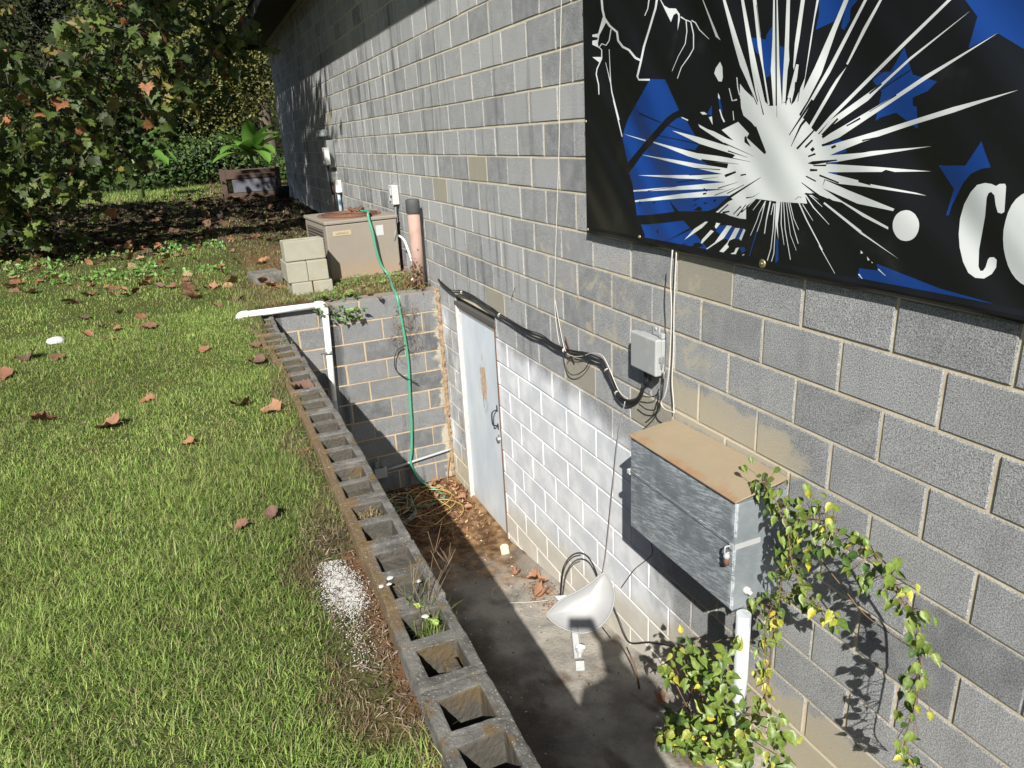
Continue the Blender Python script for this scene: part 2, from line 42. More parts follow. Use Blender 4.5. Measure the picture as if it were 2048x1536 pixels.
'WIRE1B': [(2.897,0.035,-0.474),(2.849,0.035,-0.614),(2.774,0.035,-0.781),(2.671,0.035,-0.795),(2.537,0.035,-0.76),(2.409,0.035,-0.708),(2.29,0.035,-0.695),(2.216,0.035,-0.746),(2.161,0.035,-0.806),(2.095,0.035,-0.862),(2.01,0.035,-0.874)],
'WIRE2': [(1.539,0.09,0.018),(1.55,0.09,-0.122),(1.537,0.09,-0.263),(1.54,0.09,-0.435),(1.551,0.09,-0.591),(1.577,0.09,-0.703),(1.611,0.09,-0.754),(1.575,0.09,-0.777),(1.495,0.09,-0.768)],
'WIRE3': [(1.606,0.02,0.003),(1.613,0.02,-0.141),(1.616,0.02,-0.289),(1.613,0.02,-0.49),(1.62,0.02,-0.65),(1.604,0.02,-0.752),(1.597,0.02,-0.82)],
'LOOP': [(2.814,0.03,-0.799),(2.803,0.03,-0.857),(2.75,0.03,-0.925),(2.653,0.03,-0.918),(2.53,0.03,-0.85),(2.438,0.03,-0.754)],
'TAIL': [(1.671,0.05,-0.686),(1.674,0.05,-0.768),(1.712,0.05,-0.85),(1.791,0.05,-0.926),(1.81,0.05,-0.941)],
'TAIL2': [(1.89,0.04,-0.863),(1.821,0.04,-0.87),(1.746,0.04,-0.85),(1.728,0.04,-0.821),(1.702,0.04,-0.757)],
'TAIL3': [(1.861,0.04,-0.808),(1.784,0.04,-0.789),(1.729,0.04,-0.761),(1.703,0.04,-0.719)],
'DROP': [(2.001,0.06,-0.881),(2.055,0.06,-1.042),(2.089,0.06,-1.18),(2.126,0.06,-1.39),(2.164,0.06,-1.609),(2.211,0.06,-1.88),(2.245,0.06,-2.045),(2.286,0.06,-2.182)],
'UNDER': [(1.784,0.02,-1.673),(1.777,0.02,-1.748),(1.848,0.02,-1.835),(1.955,0.02,-1.953),(2.04,0.02,-2.075),(2.111,0.02,-2.181)],
'NAIL': [(3.59,0.02,-0.51),(3.624,0.02,-0.553),(3.68,0.02,-0.62)],
'VINE': {'a':[(0.836,0.15,-2.189),(0.701,0.15,-1.814),(0.683,0.15,-1.51),(0.662,0.15,-1.272),(0.668,0.15,-1.064),(0.615,0.15,-0.923),(0.498,0.15,-0.842),(0.36,0.15,-0.841),(0.212,0.15,-0.858),(0.142,0.15,-0.942),(0.097,0.15,-0.99),(0.056,0.15,-1.079),(0.032,0.15,-1.181)],'b':[(0.402,0.1,-0.878),(0.314,0.1,-0.882),(0.199,0.1,-0.974),(0.145,0.1,-1.01),(0.093,0.1,-1.064),(0.064,0.1,-1.206),(0.065,0.1,-1.227),(0.071,0.1,-1.38),(0.077,0.1,-1.541),(0.014,0.1,-1.57)],'c':[(0.537,0.12,-0.978),(0.481,0.12,-1.034),(0.381,0.12,-1.082),(0.297,0.12,-1.124),(0.2,0.12,-1.132),(0.082,0.12,-1.13)],'d':[(0.735,0.2,-0.793),(0.692,0.2,-0.816),(0.647,0.2,-0.86),(0.601,0.2,-0.924),(0.561,0.2,-1.056),(0.487,0.2,-1.145),(0.412,0.2,-1.152),(0.352,0.2,-1.166)],'e':[(0.592,0.22,-1.205),(0.638,0.22,-1.306),(0.657,0.22,-1.416),(0.647,0.22,-1.534),(0.624,0.22,-1.618),(0.627,0.22,-1.751)],'f':[(1.514,0.2,-2.307),(1.247,0.2,-1.989),(1.091,0.2,-1.843),(0.951,0.2,-1.684),(0.854,0.2,-1.601),(0.76,0.2,-1.547)]},
'VLEAF': [(0.795,0.17,-0.825),(0.769,0.17,-0.809),(0.721,0.17,-0.802),(0.737,0.17,-0.866),(0.7,0.17,-0.865),(0.666,0.17,-0.833),(0.701,0.17,-0.908),(0.641,0.17,-0.883),(0.572,0.17,-0.832),(0.544,0.17,-0.826),(0.519,0.17,-0.794),(0.489,0.17,-0.776),(0.577,0.17,-0.879),(0.553,0.17,-0.835),(0.486,0.17,-0.841),(0.43,0.17,-0.786),(0.611,0.17,-0.93),(0.537,0.17,-0.888),(0.673,0.17,-0.98),(0.589,0.17,-0.952),(0.527,0.17,-0.939),(0.651,0.17,-1.046),(0.592,0.17,-1.021),(0.54,0.17,-0.992),(0.522,0.17,-1.024),(0.654,0.17,-1.118),(0.583,0.17,-1.102),(0.664,0.17,-1.186),(0.598,0.17,-1.155),(0.549,0.17,-1.146),(0.516,0.17,-1.126),(0.482,0.17,-1.127),(0.424,0.17,-0.84),(0.412,0.17,-0.865),(0.365,0.17,-0.798),(0.395,0.17,-0.896),(0.367,0.17,-0.919),(0.335,0.17,-0.904),(0.326,0.17,-0.815),(0.285,0.17,-0.789),(0.296,0.17,-0.822),(0.264,0.17,-0.827),(0.233,0.17,-0.824),(0.268,0.17,-0.885),(0.199,0.17,-0.856),(0.154,0.17,-0.808),(0.16,0.17,-0.895),(0.124,0.17,-0.895),(0.191,0.17,-0.937),(0.268,0.17,-0.946),(0.245,0.17,-0.943),(0.159,0.17,-0.954),(0.148,0.17,-0.977),(0.095,0.17,-0.946),(0.042,0.17,-0.932),(0.066,0.17,-0.956),(0.111,0.17,-0.982),(0.081,0.17,-1.04),(0.062,0.17,-1.053),(0.052,0.17,-1.068),(0.018,0.17,-1.043),(0.012,0.17,-1.061),(0.037,0.17,-1.148),(0.002,0.17,-1.147),(0.024,0.17,-1.187),(0.046,0.17,-1.256),(0.041,0.17,-1.291),(0.016,0.17,-1.286),(0.039,0.17,-1.378),(0.006,0.17,-1.405),(0.045,0.17,-1.491),(0.027,0.17,-1.516),(-0.003,0.17,-1.513),(-0.042,0.17,-1.487),(0.809,0.17,-1.418),(0.764,0.17,-1.38),(0.692,0.17,-1.291),(0.635,0.17,-1.259),(0.707,0.17,-1.375),(0.635,0.17,-1.322),(0.706,0.17,-1.446),(0.646,0.17,-1.433),(0.707,0.17,-1.505),(0.663,0.17,-1.483),(0.685,0.17,-1.553),(0.72,0.17,-1.623),(0.695,0.17,-1.635),(0.66,0.17,-1.638),(0.686,0.17,-1.677),(0.687,0.17,-1.729),(0.726,0.17,-1.833),(0.662,0.17,-1.749),(0.672,0.17,-1.83),(0.73,0.17,-1.921),(0.723,0.17,-1.727),(0.715,0.17,-1.54),(0.651,0.17,-1.38),(0.513,0.17,-1.198),(0.488,0.17,-1.208),(0.455,0.17,-1.203),(0.426,0.17,-1.209),(0.395,0.17,-1.163),(0.373,0.17,-1.191),(0.501,0.17,-1.217),(0.882,0.17,-1.692),(0.963,0.17,-1.773),(0.794,0.17,-1.597)],
'SHRUBW': [(1.097,0.35,-1.8),(1.007,0.35,-1.772),(1.011,0.35,-1.672),(1.159,0.35,-1.949),(1.111,0.35,-1.94),(1.074,0.35,-1.924),(1.17,0.35,-1.93),(0.994,0.35,-1.868),(0.936,0.35,-1.803),(0.904,0.35,-1.765),(0.875,0.35,-1.679),(0.916,0.35,-1.685),(0.938,0.35,-1.753),(0.748,0.35,-1.566),(0.677,0.35,-1.478),(0.825,0.35,-1.698),(0.832,0.35,-1.728),(0.807,0.35,-1.739),(0.719,0.35,-1.669),(0.774,0.35,-1.634),(0.708,0.35,-1.607),(0.715,0.35,-1.716),(0.692,0.35,-1.727),(0.866,0.35,-1.844),(0.818,0.35,-1.812),(0.832,0.35,-1.862),(0.785,0.35,-1.835),(0.799,0.35,-1.873),(0.852,0.35,-1.95),(0.76,0.35,-1.853),(0.723,0.35,-1.821),(0.672,0.35,-1.796),(0.691,0.35,-1.844),(1.074,0.35,-2.191),(1.018,0.35,-2.156),(0.99,0.35,-2.16),(1.026,0.35,-2.199),(1.082,0.35,-2.234),(0.898,0.35,-2.044),(0.849,0.35,-1.994),(0.887,0.35,-2.075),(0.761,0.35,-1.957),(0.688,0.35,-1.897),(1.127,0.35,-2.363),(1.079,0.35,-2.319),(1.024,0.35,-2.247),(0.96,0.35,-2.224),(1.155,0.35,-2.427),(1.096,0.35,-2.394),(1.039,0.35,-2.341),(0.909,0.35,-2.17),(0.869,0.35,-2.1),(0.835,0.35,-2.09),(0.764,0.35,-2.038),(0.691,0.35,-1.958),(0.717,0.35,-2.027),(0.785,0.35,-2.091),(0.914,0.35,-2.238),(0.873,0.35,-2.186),(1.144,0.35,-2.469),(1.075,0.35,-2.42),(0.983,0.35,-2.325),(0.929,0.35,-2.309),(0.83,0.35,-2.187),(0.767,0.35,-2.121),(0.713,0.35,-2.089),(0.654,0.35,-2.052),(1.122,0.35,-2.517),(1.045,0.35,-2.443),(0.86,0.35,-2.264),(0.598,0.35,-1.812),(0.553,0.35,-1.76),(0.576,0.35,-1.823),(0.618,0.35,-1.929),(0.559,0.35,-1.856),(0.518,0.35,-1.776),(0.454,0.35,-1.678),(0.425,0.35,-1.716),(0.439,0.35,-1.631),(0.469,0.35,-1.797),(0.587,0.35,-1.951),(0.541,0.35,-1.913),(0.487,0.35,-1.893),(0.439,0.35,-1.846),(0.394,0.35,-1.779),(0.362,0.35,-1.784),(0.604,0.35,-2.017),(0.37,0.35,-1.648),(0.391,0.35,-1.742),(0.733,0.35,-2.142)],
'LAWNLEAF': [(3.601,3.133,-0.9,42),(3.234,2.739,-0.9,50),(2.744,2.317,-0.9,26),(1.703,1.988,-0.9,34),(1.63,2.115,-0.9,28),(3.197,2.024,-0.9,42),(3.028,1.856,-0.9,42),(3.651,2.555,-0.9,26),(5.169,3.457,-0.9,50),(4.992,3.229,-0.9,26),(4.709,3.551,-0.9,40),(6.776,2.278,-0.9,34),(4.665,2.199,-0.9,20),(4.109,1.854,-0.9,34),(5.569,2.626,-0.9,28),(6.041,2.708,-0.9,22),(5.394,2.92,-0.9,26),(5.711,3.12,-0.9,22),(6.393,3.214,-0.9,20),(6.417,2.921,-0.9,16),(5.75,2.892,-0.9,16),(5.942,3.026,-0.9,14),(8.089,3.939,-0.9,34),(7.283,3.426,-0.9,36),(7.617,3.301,-0.9,26),(7.427,3.044,-0.9,24),(8.598,4.198,-0.9,24),(7.957,2.777,-0.9,22),(7.662,2.611,-0.9,16),(7.465,2.478,-0.9,22),(7.852,2.325,-0.9,14),(7.233,2.046,-0.9,20),(7.321,1.86,-0.9,34),(6.397,1.837,-0.9,26),(6.215,2.055,-0.9,20),(7.197,2.124,-0.9,14),(7.672,2.964,-0.9,14),(8.702,3.887,-0.9,22),(4.587,1.834,-0.9,24),(6.733,1.405,-0.86,20),(2.39,1.769,-0.9,26),(6.959,1.486,-0.86,20),(5.849,0.834,-0.86,20),(5.542,0.606,-0.86,14),(5.768,1.091,-0.86,16),(5.721,0.663,-0.86,12),(7.385,0.882,-0.86,14)],
'HOSE_AC': [(6.64,0.392,-0.22),(6.64,0.373,-0.376),(6.64,0.356,-0.566),(6.64,0.32,-0.734),(6.64,0.262,-0.919)],
'HOSE_W': [(5.56,0.428,-0.942),(5.56,0.412,-1.165),(5.56,0.398,-1.372),(5.56,0.394,-1.582),(5.56,0.416,-1.953),(5.56,0.428,-2.226),(5.56,0.456,-2.502),(5.56,0.479,-2.623),(5.56,0.459,-2.744),(5.56,0.39,-2.878),(5.56,0.301,-2.996)],
'YEL': [(5.57,-0.006,-0.973),(5.57,-0.004,-1.178),(5.57,0.019,-1.489),(5.57,0.036,-1.81),(5.57,0.038,-2.142),(5.57,0.025,-2.384),(5.57,0.017,-2.548),(5.57,0.07,-2.771),(5.57,0.09,-2.945),(5.57,0.049,-3.064),(5.57,-0.004,-3.121)],
'TWIGH': [(5.55,0.4,-1.369),(5.55,0.491,-1.406),(5.55,0.532,-1.503),(5.55,0.528,-1.608),(5.55,0.445,-1.702),(5.55,0.372,-1.753),(5.55,0.319,-1.795)],
'DISHO': [(2.2847,0.4611,-2.3378),(2.2925,0.3952,-2.297),(2.2879,0.3138,-2.2604),(2.2729,0.2305,-2.2327),(2.267,0.1415,-2.1935),(2.2675,0.0781,-2.161),(2.2544,0.0485,-2.1587),(2.2155,0.0383,-2.1912),(2.1636,0.0436,-2.244),(2.124,0.0712,-2.2962),(2.0968,0.1169,-2.3456),(2.0855,0.1747,-2.3857),(2.089,0.2342,-2.4124),(2.1072,0.2958,-2.4259),(2.1395,0.3495,-2.4218),(2.1869,0.4059,-2.4044),(2.236,0.4476,-2.378),(2.2753,0.4698,-2.3513)],
'DISHN': (-0.6533,0.3414,0.6758),
'DISHB': [(2.2484,0.3103,-2.2967),(2.2117,0.2397,-2.2966),(2.1726,0.3562,-2.3932),(2.1347,0.2873,-2.3951)],
'ARM': [(2.14,0.342,-2.417),(2.11,0.349,-2.5),(2.057,0.369,-2.56)],
'LNB': [(2.088,0.333,-2.49),(2.069,0.347,-2.52),(2.045,0.364,-2.545),(2.022,0.374,-2.6)],
'MOUNT': [(2.332,0.389,-2.256),(2.304,0.323,-2.249),(2.272,0.283,-2.26),(2.281,0.365,-2.292)],
'DCAB': [(2.39,0.32,-2.378),(2.345,0.33,-2.207),(2.32,0.32,-2.064),(2.348,0.25,-2.017),(2.357,0.18,-2.02),(2.361,0.12,-2.071),(2.362,0.08,-2.152),(2.371,0.05,-2.236)],
'DCAB2': [(2.201,0.03,-2.375),(2.126,0.03,-2.434),(2.042,0.03,-2.51),(1.965,0.03,-2.5),(1.771,0.03,-2.353),(1.571,0.03,-2.232),(1.388,0.03,-2.158)],
'DCAB3': [(2.295,0.057,-2.6),(2.157,0.062,-2.62),(1.948,0.168,-2.6),(1.738,0.258,-2.55),(1.554,0.271,-2.52),(1.428,0.255,-2.49),(1.386,0.202,-2.47),(1.432,0.104,-2.47)],
'STRING': [(2.853,0.18,-2.7),(2.899,0.321,-2.7),(3.004,0.478,-2.72),(3.125,0.519,-2.74),(3.246,0.485,-2.76),(3.279,0.408,-2.76)],
'CUP': (3.918,0.111,-2.88),
'FLLEAF': [(3.401,0.229,-2.78),(3.213,0.128,-2.74),(3.129,0.112,-2.74),(2.968,0.208,-2.72),(2.966,0.259,-2.72),(2.953,0.153,-2.72),(5.517,0.25,-2.9),(5.358,0.245,-2.9),(5.039,0.11,-2.93),(4.807,0.114,-2.93),(1.447,0.177,-2.47)],
}
# ---------------- helpers ----------------
def tag(o, label=None, cat=None, group=None, kind=None):
    if label: o['label'] = label
    if cat: o['category'] = cat
    if group: o['group'] = group
    if kind: o['kind'] = kind
    return o
def empty(name, loc, label, cat, group=None, rot=(0, 0, 0)):
    o = bpy.data.objects.new(name, None); COL.objects.link(o); o.location = loc; o.rotation_euler = rot
    o.empty_display_size = 0.1
    return tag(o, label, cat, group)
def lerp(a, b, t): return a + (b-a)*t
def sstep(a, b, x):
    t = np.clip((np.asarray(x, float)-a)/(b-a), 0, 1); return t*t*(3-2*t)
def spline(P, n=6):
    P = [Vector(p) for p in P]
    if len(P) < 3: return P
    o = []
    for i in range(len(P)-1):
        p0 = P[i-1] if i else P[0]*2-P[1]; p1 = P[i]; p2 = P[i+1]; p3 = P[i+2] if i+2 < len(P) else P[-1]*2-P[-2]
        for k in range(n):
            t = k/n
            o.append(0.5*((2*p1)+(-p0+p2)*t+(2*p0-5*p1+4*p2-p3)*t*t+(-p0+3*p1-3*p2+p3)*t**3))
    o.append(P[-1]); return o
class MB:
    def __init__(s): s.v = []; s.f = []; s.m = []; s.s = []
    def add(s, vs, fs, mi=0, sm=False):
        b = len(s.v); s.v += [tuple(v) for v in vs]
        for f in fs: s.f.append([b+i for i in f]); s.m.append(mi); s.s.append(sm)
        return b
    def box(s, x0, x1, y0, y1, z0, z1, mi=0, M=None):
        vs = [Vector((x, y, z)) for x in (x0, x1) for y in (y0, y1) for z in (z0, z1)]
        if M is not None: vs = [M @ v for v in vs]
        s.add(vs, [(0,1,3,2),(4,6,7,5),(0,4,5,1),(2,3,7,6),(0,2,6,4),(1,5,7,3)], mi)
    def tube(s, P, r, n=8, mi=0, cap=True, r2=None, sm=True):
        P = [Vector(p) for p in P]; N = len(P)
        t0 = (P[1]-P[0]).normalized(); up = Vector((0,0,1)) if abs(t0.z) < .9 else Vector((1,0,0))
        nrm = t0.cross(up).normalized(); vs = []
        for i, p in enumerate(P):
            t = (P[min(i+1, N-1)]-P[max(i-1, 0)])
            t = t.normalized() if t.length > 1e-9 else t0
            nrm = nrm - t*nrm.dot(t)
            nrm = nrm.normalized() if nrm.length > 1e-6 else t.orthogonal().normalized()
            b = t.cross(nrm)
            rr = r if r2 is None else lerp(r, r2, i/(N-1))
            if isinstance(r, (list, tuple)): rr = r[i]
            for k in range(n):
                a = 2*math.pi*k/n; vs.append(p+nrm*math.cos(a)*rr+b*math.sin(a)*rr)
        fs = [(i*n+k, i*n+(k+1) % n, (i+1)*n+(k+1) % n, (i+1)*n+k) for i in range(N-1) for k in range(n)]
        b0 = s.add(vs, fs, mi, sm)
        if cap:
            s.f.append([b0+k for k in range(n)][::-1]); s.m.append(mi); s.s.append(False)
            s.f.append([b0+(N-1)*n+k for k in range(n)]); s.m.append(mi); s.s.append(False)
    def lathe(s, prof, n=24, M=None, mi=0, sm=True):
        vs = []; K = len(prof)
        for r, z in prof:
            for k in range(n):
                a = 2*math.pi*k/n; v = Vector((r*math.cos(a), r*math.sin(a), z)); vs.append(M @ v if M is not None else v)
        s.add(vs, [(i*n+k, i*n+(k+1) % n, (i+1)*n+(k+1) % n, (i+1)*n+k) for i in range(K-1) for k in range(n)], mi, sm)
    def prism(s, poly, fn, d, mi=0):
        """poly: 2D points; fn(u, v, w) -> 3D point; from w=0 to w=d"""
        n = len(poly)
        vs = [fn(a, b, 0) for a, b in poly]+[fn(a, b, d) for a, b in poly]
        s.add(vs, [list(range(n))[::-1], list(range(n, 2*n))]+[(i, (i+1) % n, n+(i+1) % n, n+i) for i in range(n)], mi)
    def build(s, name, mats, parent=None, bevel=0, seg=2, fix=True, tri=False):
        me = bpy.data.meshes.new(name); me.from_pydata(s.v, [], s.f)
        mats = mats if isinstance(mats, (list, tuple)) else [mats]
        for m in mats: me.materials.append(m)
        me.polygons.foreach_set('material_index', s.m); me.polygons.foreach_set('use_smooth', s.s)
        if fix or tri:
            bm = bmesh.new(); bm.from_mesh(me)
            if tri: bmesh.ops.triangulate(bm, faces=[f for f in bm.faces if len(f.verts) > 4])
            if fix: bmesh.ops.recalc_face_normals(bm, faces=bm.faces)
            bm.to_mesh(me); bm.free()
        me.update()
        o = bpy.data.objects.new(name, me); COL.objects.link(o)
        if parent: o.parent = parent
        if bevel:
            b = o.modifiers.new('bevel', 'BEVEL'); b.width = bevel; b.segments = seg; b.limit_method = 'ANGLE'; b.angle_limit = math.radians(35); b.harden_normals = False
        return o
def rel(parent, o):
    """child built in world coordinates under an unrotated parent"""
    o.parent = parent; o.matrix_parent_inverse = Matrix.Translation(parent.location).inverted(); return o
def fast_mesh(name, V, T, mat, col=None, smooth=False, quads=None):
    me = bpy.data.meshes.new(name); V = np.asarray(V, np.float32); nT = len(T); nQ = 0 if quads is None else len(quads)
    me.vertices.add(len(V)); me.vertices.foreach_set('co', V.ravel())
    loops = np.asarray(T, np.int32).ravel(); starts = np.arange(nT)*3
    if nQ: loops = np.concatenate([loops, np.asarray(quads, np.int32).ravel()]); starts = np.concatenate([starts, nT*3+np.arange(nQ)*4])
    me.loops.add(len(loops)); me.loops.foreach_set('vertex_index', loops.astype(np.int32))
    me.polygons.add(nT+nQ); me.polygons.foreach_set('loop_start', starts.astype(np.int32))
    if col is not None:
        ca = me.color_attributes.new('Col', 'FLOAT_COLOR', 'POINT'); c4 = np.ones((len(V), 4), np.float32); c4[:, :3] = col
        ca.data.foreach_set('color', c4.ravel())
    if smooth: me.polygons.foreach_set('use_smooth', np.ones(nT+nQ, bool))
    me.materials.append(mat); me.update(calc_edges=True); me.validate()
    o = bpy.data.objects.new(name, me); COL.objects.link(o); return o

# ---------------- materials ----------------
class NT:
    def __init__(s, name):
        s.m = bpy.data.materials.new(name); s.m.use_nodes = True; s.t = s.m.node_tree; s.n = s.t.nodes; s.l = s.t.links
        s.p = s.n['Principled BSDF']; s.out = s.n['Material Output']; s._pos = None
    def link(s, a, b):
        s.l.new(a, b)
    def inp(s, sock, v):
        if hasattr(v, 'is_output'): s.l.new(v, sock)
        elif isinstance(v, (tuple, list)) and len(v) == 3 and sock.type == 'RGBA': sock.default_value = (*v, 1)
        else: sock.default_value = v
    def pos(s):
        if s._pos is None: s._pos = s.n.new('ShaderNodeNewGeometry').outputs['Position']
        return s._pos
    def obj(s): return s.n.new('ShaderNodeTexCoord').outputs['Object']
    def scale(s, vec, sc):
        n = s.n.new('ShaderNodeMapping'); s.inp(n.inputs[0], vec); n.inputs['Scale'].default_value = sc; return n.outputs[0]
    def noise(s, scale, vec=None, detail=4, rough=.55, dist=0):
        n = s.n.new('ShaderNodeTexNoise'); s.inp(n.inputs['Vector'], vec if vec is not None else s.pos())
        n.inputs['Scale'].default_value = scale; n.inputs['Detail'].default_value = detail; n.inputs['Roughness'].default_value = rough; n.inputs['Distortion'].default_value = dist
        return n.outputs[0]
    def voro(s, scale, vec=None, feat='F1'):
        n = s.n.new('ShaderNodeTexVoronoi'); n.feature = feat; s.inp(n.inputs['Vector'], vec if vec is not None else s.pos()); n.inputs['Scale'].default_value = scale
        return n.outputs['Distance']
    def ramp(s, fac, a, b, c0=0.0, c1=1.0):
        n = s.n.new('ShaderNodeMapRange'); n.interpolation_type = 'SMOOTHSTEP'; s.inp(n.inputs[0], fac)
        n.inputs[1].default_value = a; n.inputs[2].default_value = b; n.inputs[3].default_value = c0; n.inputs[4].default_value = c1; return n.outputs[0]
    def math(s, op, a, b=0.0):
        n = s.n.new('ShaderNodeMath'); n.operation = op; s.inp(n.inputs[0], a); s.inp(n.inputs[1], b); return n.outputs[0]
    def mix(s, f, a, b, mode='MIX'):
        n = s.n.new('ShaderNodeMix'); n.data_type = 'RGBA'; n.blend_type = mode; s.inp(n.inputs[0], f); s.inp(n.inputs[6], a); s.inp(n.inputs[7], b); return n.outputs[2]
    def attr(s, name, out='Color'):
        n = s.n.new('ShaderNodeAttribute'); n.attribute_name = name; return n.outputs[out]
    def sep(s, c):
        n = s.n.new('ShaderNodeSeparateColor'); s.inp(n.inputs[0], c); return n.outputs
    def xyz(s, v):
        n = s.n.new('ShaderNodeSeparateXYZ'); s.inp(n.inputs[0], v); return n.outputs
    def bump(s, h, strength=.5, dist=.003, nrm=None):
        n = s.n.new('ShaderNodeBump'); s.inp(n.inputs['Height'], h); n.inputs['Strength'].default_value = strength; n.inputs['Distance'].default_value = dist
        if nrm is not None: s.inp(n.inputs['Normal'], nrm)
        return n.outputs[0]
    def done(s, base, rough=.8, nrm=None, metal=0.0, spec=.5, transl=0):
        s.inp(s.p.inputs['Base Color'], base); s.inp(s.p.inputs['Roughness'], rough); s.inp(s.p.inputs['Metallic'], metal); s.p.inputs['Specular IOR Level'].default_value = spec
        if nrm is not None: s.inp(s.p.inputs['Normal'], nrm)
        if transl:
            t = s.n.new('ShaderNodeBsdfTranslucent'); s.inp(t.inputs[0], base); mx = s.n.new('ShaderNodeMixShader'); mx.inputs[0].default_value = transl
            s.l.new(s.p.outputs[0], mx.inputs[1]); s.l.new(t.outputs[0], mx.inputs[2]); s.l.new(mx.outputs[0], s.out.inputs[0])
        return s.m

def plain(name, c, rough=.6, var=.12, scale=30, metal=0, bump=.15, bs=200, spec=.5, dirt=None, dscale=6):
    k = NT(name); n = k.noise(scale, detail=5)
    col = k.mix(n, tuple(x*(1-var) for x in c), tuple(min(1, x*(1+var)) for x in c))
    if dirt: col = k.mix(k.ramp(k.noise(dscale, detail=6, rough=.65), .5, .72, 0, .75), col, dirt)
    return k.done(col, rough, k.bump(k.noise(bs, detail=3), bump, .001), metal, spec)

def mat_block(name, paint=True, dark=1.0):
    # Col: r = block tone, g = white paint amount, b = tan cement stain amount
    k = NT(name); a = k.sep(k.attr('Col')); tone, pw, st = a[0], a[1], a[2]
    speck = k.noise(190, detail=4, rough=.85); med = k.noise(90, detail=3, rough=.6); big = k.noise(2.6, detail=4, rough=.6)
    cloud = k.noise(9, detail=4)
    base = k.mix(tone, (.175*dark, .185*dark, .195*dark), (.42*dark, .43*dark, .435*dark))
    base = k.mix(k.ramp(cloud, .35, .7), base, k.mix(.5, base, (.40*dark, .41*dark, .41*dark)))
    # run-down streaks
    sv = k.scale(k.pos(), (7, 7, .55)); stre = k.noise(1.0, sv, detail=5, rough=.6)
    farw = k.ramp(k.xyz(k.pos())[0], 2.5, 4.5, .12, .8)
    base = k.mix(k.math('MULTIPLY', k.ramp(stre, .53, .68), farw), base, (.10*dark, .107*dark, .115*dark))
    sp = k.ramp(speck, .36, .64, .42, 1.55)
    base = k.mix(1.0, base, k.mix(sp, (0, 0, 0), (1, 1, 1)), 'MULTIPLY') if False else base
    vs = k.n.new('ShaderNodeVectorMath'); vs.operation = 'SCALE'; k.inp(vs.inputs[0], base); k.inp(vs.inputs['Scale'], sp); base = vs.outputs[0]
    # tan olive tint blocks encoded by alpha-less trick: tone above .93
    base = k.mix(k.ramp(tone, .92, .97, 0, .8), base, (.34, .315, .24))
    # tan cement smears
    sm = k.math('ADD', st, k.math('MULTIPLY', k.math('SUBTRACT', k.noise(7, detail=6, rough=.6, dist=.8), .5), 1.1))
    base = k.mix(k.ramp(sm, .5, .66, 0, .8), base, k.mix(med, (.42, .385, .30), (.55, .50, .40)))
    if paint:
        pm = k.math('ADD', pw, k.math('MULTIPLY', k.math('SUBTRACT', k.noise(3.2, k.scale(k.pos(), (1, 1, .55)), detail=7, rough=.62), .5), 1.25))
        pmask = k.ramp(pm, .28, .74, 0, .92)
        base = k.mix(pmask, base, k.mix(k.ramp(k.noise(5, detail=5), .35, .7), (.62, .65, .69), (.84, .855, .87)))
        chips = k.math('MULTIPLY', k.ramp(k.noise(45, detail=5, rough=.7), .64, .70), k.ramp(k.noise(3, detail=2), .45, .6))
        base = k.mix(k.math('MULTIPLY', chips, pmask), base, (.24, .25, .25))
    if paint: base = k.mix(k.math('MULTIPLY', k.ramp(k.math('ADD', st, k.math('MULTIPLY', k.noise(4, detail=5), .35)), .68, 1.1), .6), base, (.50, .44, .32))
    base = k.mix(k.math('MULTIPLY', k.ramp(k.voro(34), .045, .11, 1, 0), k.ramp(k.noise(11, detail=2), .5, .58, 0, .8)), base, (.06, .06, .06))
    pit = k.ramp(k.voro(120), .0, .12, 0, 1)
    nb = k.bump(speck, 1.0, .0065); nb = k.bump(med, .3, .004, nb); nb = k.bump(pit, .15, .002, nb)
    if paint:
        for n_ in k.n:
            if n_.bl_idname == 'ShaderNodeBump': k.inp(n_.inputs['Strength'], k.math('MULTIPLY', k.math('SUBTRACT', 1.0, k.math('MULTIPLY', pmask, .82)), n_.inputs['Strength'].default_value))
    return k.done(base, .93, nb, spec=.2)
def mat_mortar(name, c, c2, paint=True):
    k = NT(name); a = k.sep(k.attr('Col')); n = k.noise(5, detail=6); f = k.noise(150, detail=3)
    base = k.mix(k.ramp(n, .3, .7), c, c2); base = k.mix(k.ramp(f, .35, .7, .25, 0), base, (.16, .13, .09))
    if paint: base = k.mix(k.ramp(k.math('ADD', a[1], k.math('MULTIPLY', k.math('SUBTRACT', k.noise(3.2, k.scale(k.pos(), (1, 1, .55)), detail=7), .5), 1.2)), .28, .72, 0, .9), base, (.58, .60, .61))
    return k.done(base, .95, k.bump(f, .4, .002), spec=.15)
def mat_attr(name, rough=.6, transl=.3, spec=.4, var=.25, scale=40):
    k = NT(name); n = k.noise(scale, detail=2)
    vs = k.n.new('ShaderNodeVectorMath'); vs.operation = 'SCALE'; k.inp(vs.inputs[0], k.attr('Col')); k.inp(vs.inputs['Scale'], k.ramp(n, .2, .8, 1-var, 1+var))
    return k.done(vs.outputs[0], rough, None, spec=spec, transl=transl)

